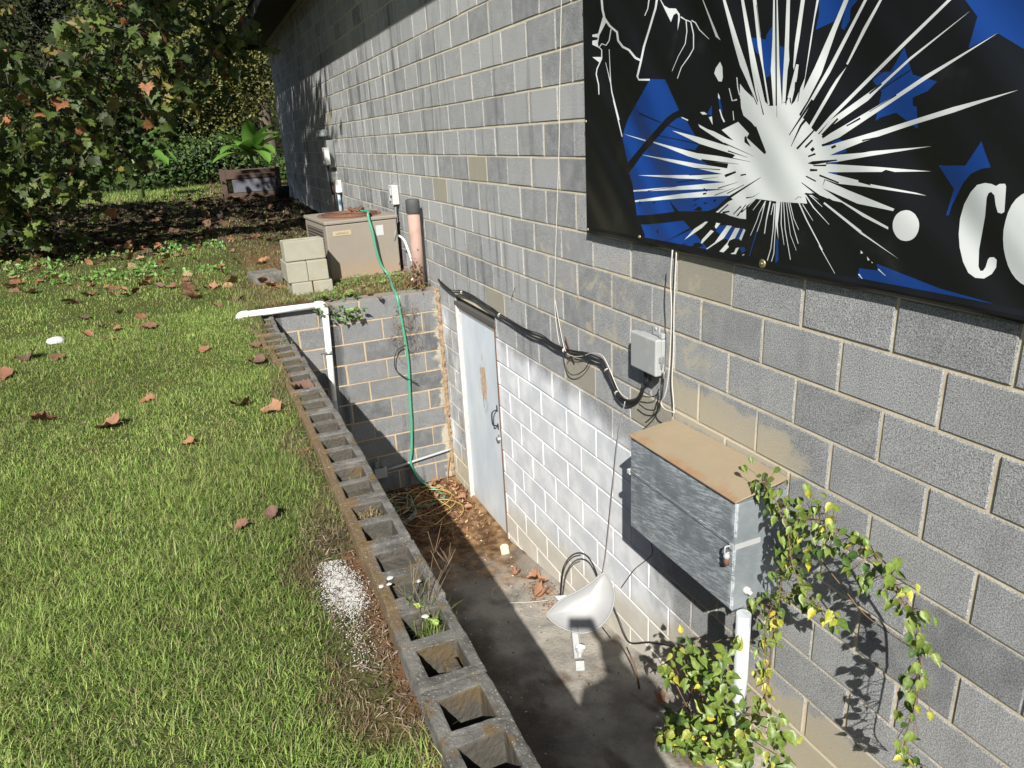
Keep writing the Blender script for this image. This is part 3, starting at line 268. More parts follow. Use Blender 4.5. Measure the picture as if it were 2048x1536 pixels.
M = {}
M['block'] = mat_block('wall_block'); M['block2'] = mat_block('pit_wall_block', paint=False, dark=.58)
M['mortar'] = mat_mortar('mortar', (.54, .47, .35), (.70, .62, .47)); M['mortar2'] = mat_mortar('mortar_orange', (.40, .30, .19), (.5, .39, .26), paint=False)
M['grass'] = mat_attr('grass_blade', .65, .3, .25, .2, 20)
M['leaf'] = mat_attr('tree_leaf', .55, .28, .35, .3, 25)
M['vleaf'] = mat_attr('vine_leaf', .42, .25, .45, .3, 90)
M['dryleaf'] = mat_attr('dry_leaf', .75, .12, .3, .45, 60)
M['bark'] = plain('bark', (.10, .08, .06), .9, .4, 12, bump=.8, bs=40)
M['stem'] = plain('vine_stem', (.16, .10, .055), .7, .3, 60)
M['twig'] = plain('dead_twig', (.20, .145, .10), .85, .35, 60)
M['white_pvc'] = plain('white_pvc', (.78, .79, .77), .35, .06, 14, bump=.05, dirt=(.5, .46, .38), dscale=9)
M['white_wire'] = plain('white_wire', (.50, .48, .43), .5, .15, 40)
M['grey_wire'] = plain('grey_wire', (.30, .29, .28), .5, .2, 40)
M['black_cable'] = plain('black_cable', (.022, .022, .024), .45, .3, 30, spec=.5)
M['green_hose'] = plain('green_hose', (.06, .30, .19), .4, .22, 8, bump=.1, dirt=(.12, .26, .20), dscale=12)
M['faded_hose'] = plain('faded_hose', (.14, .20, .18), .6, .25, 10)
M['yellow_cord'] = plain('yellow_cord', (.46, .33, .10), .6, .25, 20)
M['pink_pvc'] = plain('pink_standpipe', (.36, .245, .205), .75, .14, 9, bump=.3, dirt=(.28, .17, .14), dscale=7)
M['rubber'] = plain('rubber_coupling', (.06, .063, .066), .7, .15, 20)
M['grey_plastic'] = plain('grey_plastic', (.33, .345, .35), .5, .08, 18, bump=.1, dirt=(.42, .42, .40), dscale=14)
M['grey_plastic2'] = plain('grey_meter_box', (.17, .19, .19), .5, .15, 18)
M['conduit'] = plain('grey_conduit', (.36, .37, .38), .5, .1, 16)
M['soffit'] = plain('dark_soffit', (.045, .04, .036), .85, .3, 4, bump=.3, bs=30)
M['trim'] = plain('painted_trim', (.40, .42, .44), .6, .12, 5)
M['shingle'] = plain('roof_shingle', (.05, .048, .046), .9, .3, 20, bump=.6, bs=60)
M['dark_wood'] = plain('weathered_wood', (.075, .05, .036), .85, .4, 12, bump=.5, bs=40)
M['grey_board'] = plain('grey_board', (.10, .105, .13), .8, .3, 5)
M['black_plastic'] = plain('black_plastic', (.02, .02, .022), .5, .3, 8)
M['rusty'] = plain('rusty_steel', (.15, .075, .045), .85, .4, 40, bump=.6, bs=80)
M['steel'] = plain('galvanised_steel', (.42, .44, .46), .4, .15, 20, metal=.7)
M['cream'] = plain('cream_plastic', (.66, .60, .42), .45, .1, 12, dirt=(.45, .36, .22))
M['white_stone'] = plain('white_debris', (.48, .48, .46), .8, .15, 50, bump=.5, bs=90)
M['skin'] = plain('skin', (.45, .27, .20), .5, .08, 30)
M['shirt'] = plain('shirt_cloth', (.05, .06, .09), .9, .15, 20); M['jeans'] = plain('denim', (.04, .06, .12), .9, .2, 60); M['hair'] = plain('hair', (.03, .02, .015), .6, .3, 90)
M['screen'] = plain('phone_body', (.012, .012, .014), .25, .1, 10)

# ---------------- terrain height ----------------
def gz(x, y):
    x = np.asarray(x, float); y = np.asarray(y, float)
    z = -.93 + .055*sstep(3.8, 6.2, x) + .25*sstep(6.6, 14, x) + .10*sstep(14, 25, x)
    z = z - .045*sstep(2.1, 1.75, y)*sstep(3.5, 1.5, x)
    z = z + .012*np.sin(x*3.1+y*1.7) + .010*np.sin(x*1.3-y*2.9+1)*sstep(1.7, 2.1, y)
    z = np.where((x > 5.5) & (y < 1.9), np.minimum(z, -.868+.03*np.maximum(x-6.4, 0)), z)
    return z
def gzf(x, y): return float(gz(x, y))

# ---------------- block wall builder ----------------
def block_wall(name, mats, u0, u1, courses, heads, mapfn, colfn, skip=None, recess=.005, thick=.19, j=.0062, tonefn=None, mortar_n=.2):
    """courses: descending bed heights; heads(k) -> (phase, length); mapfn(u, z, d): d out of the wall"""
    mb = MB(); cols = []
    def emit(vs, fs, mi, tone):
        mb.add([mapfn(*v) for v in vs], fs, mi)
        for (u, z, d) in vs:
            p, s = colfn(u, z); cols.append((tone, p, s))
    for k in range(len(courses)-1):
        zt, zb = courses[k], courses[k+1]; ph, L = heads(k)
        i0 = int(math.floor((u0-ph)/L))-1
        u = ph+i0*L
        while u < u1:
            a, b = max(u, u0), min(u+L, u1); jz = random.uniform(-.0018, .0018); ju = random.uniform(-.004, .004)
            if (a+b)/2 < DX1+.2 and (zt+zb)/2 < DZT and name == 'wall':
                if a < DX0 < b: b = DX0
                elif a < DX1 < b: a = DX1
            if b-a > .03 and not (skip and skip((a+b)/2, (zt+zb)/2)):
                tone = tonefn(k, (a+b)/2, (zt+zb)/2) if tonefn else min(.9, max(.05, random.gauss(.5, .17)))
                x0, x1 = a+j+ju, b-j+ju; z0, z1 = zb+j+jz, zt-j+jz; e = .004; dd = random.uniform(-.0012, .0012)
                nx = max(1, int((x1-x0)/.1)); nz = 2
                us = [x0+e+(x1-x0-2*e)*i/nx for i in range(nx+1)]; zs = [z0+e+(z1-z0-2*e)*i/nz for i in range(nz+1)]
                vs = [(uu, zz_, dd) for zz_ in zs for uu in us]; w = nx+1
                fs = [(r*w+c, r*w+c+1, (r+1)*w+c+1, (r+1)*w+c) for r in range(nz) for c in range(nx)]
                B = len(vs)
                vs += [(x0, z0, dd-e), (x1, z0, dd-e), (x1, z1, dd-e), (x0, z1, dd-e), (x0, z0, -.03), (x1, z0, -.03), (x1, z1, -.03), (x0, z1, -.03)]
                c00, c10, c11, c01 = 0, nx, nz*w+nx, nz*w
                fs += [[B, B+1]+list(range(nx, -1, -1)), [B+1, B+2]+[r*w+nx for r in range(nz, -1, -1)], [B+2, B+3]+[nz*w+c for c in range(0, nx+1)], [B+3, B]+[r*w for r in range(0, nz+1)]]
                fs += [(B+i, B+4+i, B+4+(i+1) % 4, B+(i+1) % 4) for i in range(4)]
                emit(vs, fs, 0, tone)
            u += L
    # mortar face as a grid
    nu = max(1, int((u1-u0)/mortar_n)); nz = max(1, int((courses[0]-courses[-1])/mortar_n))
    for a in range(nu):
        for b in range(nz):
            ua, ub = lerp(u0, u1, a/nu), lerp(u0, u1, (a+1)/nu); za, zb = lerp(courses[-1], courses[0], b/nz), lerp(courses[-1], courses[0], (b+1)/nz)
            if skip and (skip((ua+ub)/2, (za+zb)/2)): continue
            emit([(ua, za, -recess), (ub, za, -recess), (ub, zb, -recess), (ua, zb, -recess)], [(0, 1, 2, 3)], 1, .5)
    o = mb.build(name, mats, fix=False)
    me = o.data; ca = me.color_attributes.new('Col', 'FLOAT_COLOR', 'POINT')
    arr = np.ones((len(me.vertices), 4), np.float32); arr[:, :3] = np.array(cols, np.float32); ca.data.foreach_set('color', arr.ravel())
    return o

# pit floor heights
FL = [(-4, -1.95), (0, -2.18), (1.3, -2.43), (2.0, -2.60), (3.1, -2.76), (4.1, -2.93), (5.7, -2.955)]
def fz(x):
    for (a, za), (b_, zb) in zip(FL, FL[1:]):
        if x <= b_: return lerp(za, zb, max(0, (x-a)/(b_-a)))
    return FL[-1][1]
# ---------------- the building ----------------
BED = {-5: 1.0, -4: .809, -3: .611, -2: .409, -1: .212, 0: -.008, 1: -.204, 2: -.408, 3: -.608, 4: -.814, 5: -1.013, 6: -1.217, 7: -1.421, 8: -1.618}
def bed(j): return BED.get(j, -j*.2032 + (-.006 if j < -5 else .004))
bld = empty('block_building', (0, 0, -.93), 'long grey concrete block building with a dark overhanging eave', 'building')
DX0, DX1, DZT, DZB = 4.11, 5.09, -.885, -2.94
wj = list(range(-14, 16)); courses = [min(bed(j), 2.76) for j in wj]
TAN = [(4.02, -.72), (1.3, -.1), (2.55, -.92), (10.4, .9), (4.35, .31), (5.2, .1), (1.93, -.85), (6.3, -.3)]
def wtone(k, u, z):
    for a, b in TAN:
        if abs(u-a) < .2 and abs(z-b) < .1: return 1.0
    return min(.9, max(.05, random.gauss(.52 if u < 3 else .6, .17 if u < 3 else .2)))
def wcol(u, z):
    p = float(sstep(1.25, 2.3, u-.25*(z+1.8))*sstep(-.72-.06*(4-u), -1.35-.08*(4-u), z)*1.12)
    if u > DX1-.02: p *= .42
    p *= float(1-.55*sstep(-2.35-.1*u*.6, -2.75-.06*u, z))
    s = 0.0
    s = max(s, .50*float(sstep(.9, 1.4, u)*sstep(4.3, 2.9, u)*sstep(.02, -.15, z)*sstep(-.95, -.6, z)))       # smears round the little box
    s = max(s, .8*float(sstep(.45, .9, u)*sstep(1.9, 1.5, u)*sstep(-.95, -.84, z)*sstep(-.55, -.72, z)))
    s = max(s, .95*float(sstep(1.0, .2, u+.8*(z+2.0))*0))
    s = max(s, .95*float(sstep(fz(u)+.75, fz(u)+.18, z)))
    if u > 5.09 and z < -.88: s = max(s, .45)
    return p, s
def wskip(u, z): return DX0-.09 < u < DX1+.09 and z < DZT+.04 and False or (DX0 < u < DX1 and z < DZT)
def whead(k):
    j = wj[k]                                    # course between beds j and j+1
    return ((0.0 if (j % 2 == 0) else .2032)+.004, .4064)
wall = block_wall('wall', [M['block'], M['mortar']], -3.2, 17.2, courses, whead, lambda u, z, d: (u, d, z), wcol, wskip, tonefn=wtone)
rel(bld, wall)
b = MB(); b.box(-3.2, 17.2, -.2, -.035, -3.1, 2.75); b.box(17.0, 17.19, -8, -.2, -1.2, 2.75)
# leave the doorway open
b2 = MB(); b2.box(-3.2, DX0, -.2, -.035, -3.2, 2.75); b2.box(DX1, 17.2, -.2, -.035, -3.2, 2.75); b2.box(DX0, DX1, -.2, -.035, DZT, 2.75); b2.box(17.0, 17.19, -8, -.2, -1.2, 2.75)
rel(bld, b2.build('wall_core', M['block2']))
r = MB(); r.box(-3.4, 17.75, -.02, .60, 2.755, 2.79); rel(bld, r.build('soffit', M['soffit']))
r = MB(); r.box(-3.4, 17.75, .60, .622, 2.66, 2.87); r.box(17.75, 17.772, -8, .62, 2.66, 2.87); rel(bld, r.build('fascia', M['soffit']))
r = MB(); r.box(-3.2, 17.2, .004, .026, 2.69, 2.754); rel(bld, r.build('frieze_board', M['trim']))
r = MB(); r.add([(-3.4, .66, 2.86), (17.8, .66, 2.86), (17.8, -8, 4.9), (-3.4, -8, 4.9), (-3.4, .66, 2.89), (17.8, .66, 2.89), (17.8, -8, 4.94), (-3.4, -8, 4.94)], [(0,1,2,3),(7,6,5,4),(0,4,5,1),(1,5,6,2),(2,6,7,3),(3,7,4,0)]); rel(bld, r.build('roof', M['shingle']))

# door
k = NT('door_paint'); n = k.noise(3, k.scale(k.pos(), (1, 1, .5)), detail=6); p = k.xyz(k.pos())
col = k.mix(k.ramp(n, .3, .7), (.55, .62, .70), (.70, .76, .80))
blotch = k.math('MULTIPLY', k.math('MULTIPLY', k.ramp(k.math('ABSOLUTE', k.math('SUBTRACT', p[0], 4.53)), .02, .14, 1, 0), k.ramp(k.math('ABSOLUTE', k.math('ADD', p[2], 1.55)), .06, .34, 1, 0)), 1.0)
peel = k.ramp(k.math('ADD', blotch, k.math('MULTIPLY', k.math('SUBTRACT', k.noise(14, detail=6, rough=.7), .5), 1.5)), .62, .75)
col = k.mix(peel, col, k.mix(k.ramp(k.noise(40), .4, .6), (.50, .30, .17), (.62, .50, .38)))
scr = k.math('MULTIPLY', k.ramp(k.noise(6, k.scale(k.pos(), (6, 6, .7)), detail=4, dist=1.5), .60, .63), k.ramp(blotch, .0, .25))
col = k.mix(k.math('MULTIPLY', scr, .7), col, (.22, .25, .30))
col = k.mix(k.ramp(k.math('ADD', p[2], k.math('MULTIPLY', k.noise(8), .3)), -2.55, -2.9, 0, .6), col, (.42, .36, .26))
M['door'] = k.done(col, .5, k.bump(k.noise(60), .15, .002))
d = MB(); d.box(4.128, 5.045, -.07, -.022, DZB+.035, DZT-.09); door = rel(bld, d.build('door', M['door'], bevel=.004))
d = MB()
d.tube(spline([(4.235, -.03, -1.70), (4.235, .022, -1.715), (4.235, .03, -1.775), (4.235, .022, -1.835), (4.235, -.03, -1.85)]), .0065, 8)
d.box(4.22, 4.25, -.03, -.022, -1.72, -1.66); d.box(4.22, 4.25, -.03, -.022, -1.89, -1.83)
h = d.build('handle', M['black_cable']); h.parent = door
d = MB(); d.lathe([(.0, .03), (.022, .03), (.026, .02), (.026, 0), (.03, -.002)], 16, Matrix.Translation((4.225, -.028, -1.975)) @ Matrix.Rotation(math.radians(-90), 4, 'X')); d.box(4.205, 4.245, -.03, -.02, -2.01, -1.935)
h = d.build('lock', M['steel']); h.parent = door
fr = plain('white_frame_paint', (.55, .53, .50), .6, .12, 9, dirt=(.40, .27, .16), dscale=16)
d = MB(); d.box(DX1-.030, DX1+.004, -.13, .012, DZB, DZT-.045); d.box(DX0-.004, DX1+.004, -.13, -.012, DZT-.09, DZT-.047)
rel(bld, d.build('door_frame', fr, bevel=.003))
d = MB(); d.box(DX0-.002, DX0+.014, -.13, .004, DZB, DZT-.045); rel(bld, d.build('door_jamb', M['rusty'], bevel=.002))
d = MB(); d.box(DX0-.02, DX1+.02, -.14, .010, DZT-.045, DZT-.004); rel(bld, d.build('lintel', plain('dark_lintel', (.09, .085, .08), .8), bevel=.002))
d = MB(); d.box(DX0, DX1, -.13, .02, DZB-.03, DZB+.018); rel(bld, d.build('threshold', plain('threshold_wood', (.36, .27, .17), .8, .2), bevel=.004))

# ---------------- pit: back wall, retaining wall, floor ----------------
bw_c = [-.876-.205*i for i in range(11)]
def bcol(u, z):
    s = .25
    s = max(s, .75*float(sstep(.22, .02, u)), .5*float(sstep(.18, .04, abs(u-1.15))*sstep(.2, .02, abs(z+1.5))))
    return 0.0, s
def btone(k, u, z): return .66 if k == 0 else min(.9, max(.05, random.gauss(.42, .16)))
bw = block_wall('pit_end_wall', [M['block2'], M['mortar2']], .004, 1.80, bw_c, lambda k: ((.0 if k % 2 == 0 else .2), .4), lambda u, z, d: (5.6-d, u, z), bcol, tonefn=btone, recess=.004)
mbk = MB(); mbk.box(5.628, 5.80, .004, 1.80, -3.1, -.884)
c = mbk.build('wall_core', M['block2']); 
ebw = empty('pit_end_wall', (5.7, .8, -2.95), 'grey block wall closing the far end of the sunken entry, below the air conditioner', 'retaining wall')
bw.name = 'block_face'; rel(ebw, bw); rel(ebw, c)
# rounded top of the end wall (cap stones)
capm = MB()
for i, (y0, y1) in enumerate([(.01, .395), (.405, .795), (.805, 1.195), (1.205, 1.79)]):
    capm.box(5.602, 5.80, y0, y1, -.883, -.872+random.uniform(-.003, .003))
rel(ebw, capm.build('cap', plain('cap_cement', (.20, .19, .165), .95, .3, 14, bump=.8, bs=120), bevel=.006))

def rough(o, st, lv=2, sc=.03):
    s_ = o.modifiers.new('sub', 'SUBSURF'); s_.subdivision_type = 'SIMPLE'; s_.levels = lv; s_.render_levels = lv
    t = bpy.data.textures.new('clouds', 'CLOUDS'); t.noise_scale = sc; t.noise_depth = 3; d_ = o.modifiers.new('rough', 'DISPLACE'); d_.texture = t; d_.strength = st; d_.mid_level = .5; d_.texture_coords = 'LOCAL'; return o
k = NT('retaining_block'); p = k.xyz(k.pos())
speck = k.noise(260, detail=3, rough=.8); n1 = k.noise(6, detail=6)
col = k.mix(k.ramp(k.noise(11, detail=5), .3, .7), (.10, .097, .09), (.235, .228, .21))
col = k.mix(k.ramp(k.math('ADD', k.math('MULTIPLY', k.math('MULTIPLY', k.ramp(p[1], 1.64, 1.70), k.ramp(p[0], .45, .8)), .5), k.math('MULTIPLY', n1, .8)), .50, .82, 0, .85), col, (.20, .135, .065))
col = k.mix(k.ramp(k.noise(13, detail=5), .56, .68, 0, .8), col, (.19, .125, .05))
col = k.mix(k.ramp(k.noise(3.3, detail=3), .62, .66, 0, .35), col, (.25, .24, .22))
ag = k.ramp(k.voro(110), .22, .34, 1, 0); col = k.mix(k.math('MULTIPLY', ag, k.ramp(k.noise(60), .44, .56)), col, (.33, .32, .29))
nb = k.bump(speck, 1, .008); nb = k.bump(k.noise(50, detail=5), .6, .008, nb)
M['ret'] = k.done(col, .95, nb, spec=.15)
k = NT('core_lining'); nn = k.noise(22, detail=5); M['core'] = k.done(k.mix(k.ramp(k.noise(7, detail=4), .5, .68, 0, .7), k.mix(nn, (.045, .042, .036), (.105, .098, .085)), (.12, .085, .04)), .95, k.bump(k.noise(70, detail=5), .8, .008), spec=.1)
ret = MB()
def yc(x): return 1.6165 + .015*float(sstep(2.6, 3.6, x)) + .075*float(sstep(3.6, 5.4, x)) + .004*math.sin(x*4)
ZT = -.9
def block_top(x0, x1, yo, zt, tilt, cores=2):
    rj = lambda a=.003: random.uniform(-a, a)
    L = x1-x0; w = .203; e = .047
    xs = [0, e, L/2-.027, L/2+.027, L-e, L]; ys = [-w/2, -w/2+.038, w/2-.040, w/2]
    idx = {}; vs = []; fs = []; ms = []
    def V(i, j_, zz_, ins=0.0):
        key = (i, j_, round(zz_, 3), ins)
        if key not in idx:
            xx = xs[i]; yy = ys[j_]
            if ins:
                cx = (xs[1]+xs[2])/2 if i <= 2 else (xs[3]+xs[4])/2
                xx = cx+(xx-cx)*(1-ins); yy = yy*(1-ins)
            idx[key] = len(vs); vs.append((x0+xx+rj(), yo+yy+rj(), zz_+rj(.002)+tilt*(yy)))
        return idx[key]
    for i in range(5):
        for j_ in range(3):
            hole = j_ == 1 and i in (1, 3)
            if not hole: fs.append((V(i, j_, zt), V(i+1, j_, zt), V(i+1, j_+1, zt), V(i, j_+1, zt)))
            else:
                dep = random.choice([.08, .10, .12, .15]) if x0 < .7 else random.choice([.035, .05, .065, .08]); zb = zt-dep
                a = [V(i, 1, zt), V(i+1, 1, zt), V(i+1, 2, zt), V(i, 2, zt)]; ins = .07+i*.001
                c_ = [V(i, 1, zb, ins), V(i+1, 1, zb, ins), V(i+1, 2, zb, ins), V(i, 2, zb, ins)]
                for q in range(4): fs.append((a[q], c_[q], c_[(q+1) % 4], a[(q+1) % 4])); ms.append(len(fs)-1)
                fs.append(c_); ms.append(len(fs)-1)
                CORES.append((x0+(xs[i]+xs[i+1])/2, yo, zb))
    zb = zt-.2; g = [(0, 0), (1, 0), (2, 0), (3, 0), (4, 0), (5, 0), (5, 1), (5, 2), (5, 3), (4, 3), (3, 3), (2, 3), (1, 3), (0, 3), (0, 2), (0, 1)]
    for q in range(len(g)):
        a, b_ = g[q], g[(q+1) % len(g)]
        fs.append((V(*a, zt), V(*b_, zt), V(*b_, zb), V(*a, zb)))
    return vs, fs, ms
CORES = []
x = .389-.408*9
while x < 5.5:
    x1 = x+.396
    vs, fs, ms = block_top(x, x1, yc(x+.2)+random.uniform(-.005, .005), ZT+random.uniform(-.005, .004), random.uniform(-.02, .02)); nf0 = len(ret.f); ret.add(vs, fs)
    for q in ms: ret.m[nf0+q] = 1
    if random.random() < .55:
        hx_, dp_ = x+random.choice([.075, .26]), random.uniform(.03, .055); ret.box(hx_, hx_+.055, yc(x+.2)-.05, yc(x+.2)-.005, ZT-.15, ZT-dp_); ret.m[-6:] = [1]*6
    ret.box(x1-.001, x+.409, yc(x+.2)-.098, yc(x+.2)+.096, ZT-.2, ZT-random.uniform(.004, .012))
    x += .408
X = -3.28
while X < 5.6:
    for kk in range(10):
        zt = ZT-.206-.2*kk; ret.box(X+(.2 if kk % 2 else 0), X+.398+(.2 if kk % 2 else 0), yc(X+.2)-.1, yc(X+.2)+.1, zt-.194, zt)
    X += .408
ret.box(-3.28, 5.6, 1.54, 1.69, -3.0, -1.11)
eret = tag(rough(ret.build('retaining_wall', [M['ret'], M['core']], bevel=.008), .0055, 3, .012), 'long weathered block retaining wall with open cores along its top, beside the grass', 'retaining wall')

# pit floor
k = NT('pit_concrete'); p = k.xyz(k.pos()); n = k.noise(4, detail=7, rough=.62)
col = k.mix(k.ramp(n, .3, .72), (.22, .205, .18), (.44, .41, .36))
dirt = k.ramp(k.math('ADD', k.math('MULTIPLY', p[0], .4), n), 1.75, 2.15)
col = k.mix(k.ramp(k.math('ADD', p[1], k.math('MULTIPLY', k.noise(3, detail=5), .5)), .85, 1.15, 0, .85), col, k.mix(n, (.03, .024, .018), (.10, .082, .062)))  # dirt tone along the retaining wall, darkened to paint the pit shade deeper
dirt2 = k.ramp(k.noise(2.2, k.scale(k.pos(), (1, 2, 1)), detail=6), .54, .68, 0, .75)
col = k.mix(dirt2, col, (.10, .065, .04))
col = k.mix(dirt, col, k.mix(k.ramp(k.noise(9, detail=5), .35, .7), (.085, .045, .022), (.30, .19, .10)))
col = k.mix(k.ramp(k.noise(120, detail=2), .68, .72, 0, .6), col, (.45, .42, .36))
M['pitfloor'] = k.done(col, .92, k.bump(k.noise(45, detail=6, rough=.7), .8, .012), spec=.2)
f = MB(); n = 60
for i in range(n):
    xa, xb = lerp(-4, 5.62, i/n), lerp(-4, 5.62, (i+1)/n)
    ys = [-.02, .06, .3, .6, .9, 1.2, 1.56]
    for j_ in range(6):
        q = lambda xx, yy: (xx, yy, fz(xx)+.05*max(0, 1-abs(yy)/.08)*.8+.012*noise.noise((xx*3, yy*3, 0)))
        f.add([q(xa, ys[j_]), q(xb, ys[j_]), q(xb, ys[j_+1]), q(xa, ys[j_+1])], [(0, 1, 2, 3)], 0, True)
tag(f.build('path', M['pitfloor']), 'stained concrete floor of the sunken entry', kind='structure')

# ---------------- ground ----------------
k = NT('ground'); p = k.xyz(k.pos()); n = k.noise(3, detail=6); fn = k.noise(60, detail=5, rough=.7)
gcol = k.mix(fn, (.04, .055, .018), (.08, .10, .03))
soil = k.mix(fn, (.07, .035, .018), (.19, .11, .06))
col = k.mix(k.ramp(n, .45, .7), gcol, k.mix(.5, soil, gcol))
nearw = k.ramp(k.math('ADD', p[1], k.math('ADD', k.math('MULTIPLY', k.noise(5), .25), k.ramp(p[0], 1.2, 1.7, 0, .12))), 1.94, 1.84)
col = k.mix(nearw, col, soil)
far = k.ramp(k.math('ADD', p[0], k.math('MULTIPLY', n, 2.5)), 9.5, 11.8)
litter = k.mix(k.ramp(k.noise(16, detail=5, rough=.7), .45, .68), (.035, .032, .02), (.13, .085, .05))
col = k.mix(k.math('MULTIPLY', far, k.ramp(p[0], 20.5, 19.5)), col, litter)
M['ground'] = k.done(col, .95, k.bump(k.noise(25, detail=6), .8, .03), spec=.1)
def axis(pts):
    o = []
    for (a, b_, st) in pts: o += list(np.arange(a, b_-1e-6, st))
    o.append(pts[-1][1]); return np.array(o)
gx = axis([(-9, -1, .5), (-1, 5.8, .1), (5.8, 12, .2), (12, 30, .6), (30, 90, 6)])
gy = axis([(-60, -8, 6), (-8, 0, .8), (0, 1.7, .1), (1.7, 5.5, .1), (5.5, 12, .5), (12, 60, 4)])
gy[np.argmin(abs(gy-1.7))] = 1.705
G = MB(); Xg, Yg = np.meshgrid(gx, gy, indexing='ij'); Zg = gz(Xg, Yg)
ny = len(gy); G.v = [(float(a), float(b_), float(c_)) for a, b_, c_ in zip(Xg.ravel(), Yg.ravel(), Zg.ravel())]
for i in range(len(gx)-1):
    for j_ in range(ny-1):
        xm, ym = (gx[i]+gx[i+1])/2, (gy[j_]+gy[j_+1])/2
        if xm < 5.75 and -.5 < ym < 1.70: continue
        if ym < 0 and xm < 17.1: continue
        G.f.append([i*ny+j_, (i+1)*ny+j_, (i+1)*ny+j_+1, i*ny+j_+1]); G.m.append(0); G.s.append(True)
tag(G.build('ground', M['ground'], fix=False), 'sloping lawn ground with bare soil along the wall', kind='structure')
# wooded slope closing the view
k = NT('hill_soil'); M['hill'] = k.done(k.mix(k.noise(.6, detail=6), (.012, .014, .007), (.03, .035, .015)), .95, k.bump(k.noise(2, detail=6), 1, .5), spec=.05)
H = MB(); hx = np.linspace(36, 90, 14); hy = np.linspace(-60, 60, 25)
for i in range(13):
    for j_ in range(24):
        q = lambda a, b_: (a, b_, -1+32*float(sstep(34, 78, a))+3.0*noise.noise((a*.1, b_*.1, 2)))
        H.add([q(hx[i], hy[j_]), q(hx[i+1], hy[j_]), q(hx[i+1], hy[j_+1]), q(hx[i], hy[j_+1])], [(0, 1, 2, 3)], 0, True)
tag(H.build('hill', M['hill']), 'dark wooded slope rising behind the trees', kind='structure')

# ---------------- grass ----------------
def grass(n, xr, yfn, L, w, cpal, spread=1.0, keep=None):
    x = RNG.uniform(xr[0], xr[1], n); y0, y1 = yfn(x); y = y0+(y1-y0)*RNG.random(n)
    if keep is not None:
        m = RNG.random(n) < keep(x, y); x = x[m]; y = y[m]
    n = len(x); z = gz(x, y)-.004
    cl = np.sin(x*5.3+1.7*np.sin(y*4.1))*np.cos(y*6.1+1.3*np.sin(x*3.7)); az = RNG.uniform(0, 2*np.pi, n)
    ln = L*RNG.uniform(.4, 1.3, n)*(1+.45*cl); lean = RNG.uniform(.45, 1.75, n)*spread; wd = w*RNG.uniform(.6, 1.3, n)
    dx, dy = np.cos(az), np.sin(az); sx, sy = -dy, dx
    h1 = ln*.5*np.cos(lean*.6); o1 = ln*.5*np.sin(lean*.6); h2 = h1+ln*.5*np.cos(np.minimum(lean*1.35, 1.75)); o2 = o1+ln*.5*np.sin(lean*1.35)
    V = np.empty((n, 5, 3), np.float32)
    for i, (o, h, ww) in enumerate([(0, 0, 1), (0, 0, -1), (o1, h1, .8), (o1, h1, -.8), (o2, h2, 0)]):
        V[:, i, 0] = x+dx*o+sx*wd*.5*ww; V[:, i, 1] = y+dy*o+sy*wd*.5*ww; V[:, i, 2] = z+h
    V[:, 4, 2] = np.maximum(V[:, 4, 2], z+.003)
    b0 = np.arange(n)*5
    Q = np.stack([b0, b0+1, b0+3, b0+2], 1); T = np.stack([b0+2, b0+3, b0+4], 1)
    C = cpal(x, y, n)
    return V.reshape(-1, 3), Q, T, np.repeat(C, 5, axis=0)
def pal(x, y, n):
    t = RNG.random(n)[:, None]; g = np.array([[.17, .28, .05]])*(1-t)+np.array([[.38, .47, .14]])*t
    dk = np.array([[.08, .14, .03]]); straw = np.array([[.34, .29, .16]]); brn = np.array([[.19, .13, .08]])
    r = RNG.random(n); patch = .5+.5*np.sin(x*2.3+2*np.sin(y*1.9))*np.cos(y*3.1+x)
    g = np.where((r < .12+.16*patch)[:, None], dk, g); g = np.where((r > .94-.10*patch)[:, None], straw, g)
    nw = sstep(1.88, 1.76, y+.06*np.sin(x*7))*.6
    nw = np.where((x > .32) & (x < 1.5), sstep(2.0, 1.84, y+.05*np.sin(x*9)), nw)
    r2 = RNG.random(n); g = np.where((r2 < nw)[:, None], np.where((RNG.random(n) < .5)[:, None], brn, straw*.8), g)
    return g*RNG.uniform(.7, 1.2, n)[:, None]*(1+.16*np.sin(x*1.7+1.2*np.sin(y*2.6))*np.cos(y*2.2-x*.8))[:, None]
def keepn(x, y):
    k_ = np.ones_like(x); d = y-1.74
    k_ = np.where(x < 5.6, np.clip(d/.05+.25*np.sin(x*11)+.2, .1, 1), k_)
    k_ = np.where((x > .28) & (x < 1.36) & (y < 1.90+.05*np.sin(x*9)), k_*.22, k_)
    k_ = k_*(1-.85*((x > 6.6) & (x < 7.5) & (y < .92)))
    k_ = np.where(x > 10.3, k_*.35, k_)
    return k_
parts = []
parts.append(grass(150000, (-.6, 2.6), lambda x: (1.72+0*x, 3.3+.25*x), .05, .0026, pal, 1.0, keepn))
parts.append(grass(140000, (2.6, 6.0), lambda x: (1.74+0*x, 3.6+.15*x), .042, .0034, pal, 1.0, keepn))
parts.append(grass(70000, (5.85, 11), lambda x: (.02+0*x, 3.4+.3*x), .05, .005, pal, 1.0, keepn))
parts.append(grass(9000, (5.82, 6.7), lambda x: (.02+0*x, 1.9+0*x), .07, .004, pal, 1.0, None))
parts.append(grass(5200, (-.5, 5.5), lambda x: (1.712+.0*x, 1.775+0*x), .075, .003, pal, 1.2, lambda x, y: np.where((x > .35) & (x < 1.35), .12, .5+.5*np.sin(x*9))))
parts.append(grass(5200, (-.4, 6), lambda x: (1.76+0*x, 3.3+.2*x), .10, .0016, lambda x, y, n: np.array([[.42, .38, .20]])*RNG.uniform(.6, 1.1, n)[:, None], 1.25, None))
def pal2(x, y, n):
    return np.array([[.20, .28, .07]])*RNG.uniform(.6, 1.3, n)[:, None]
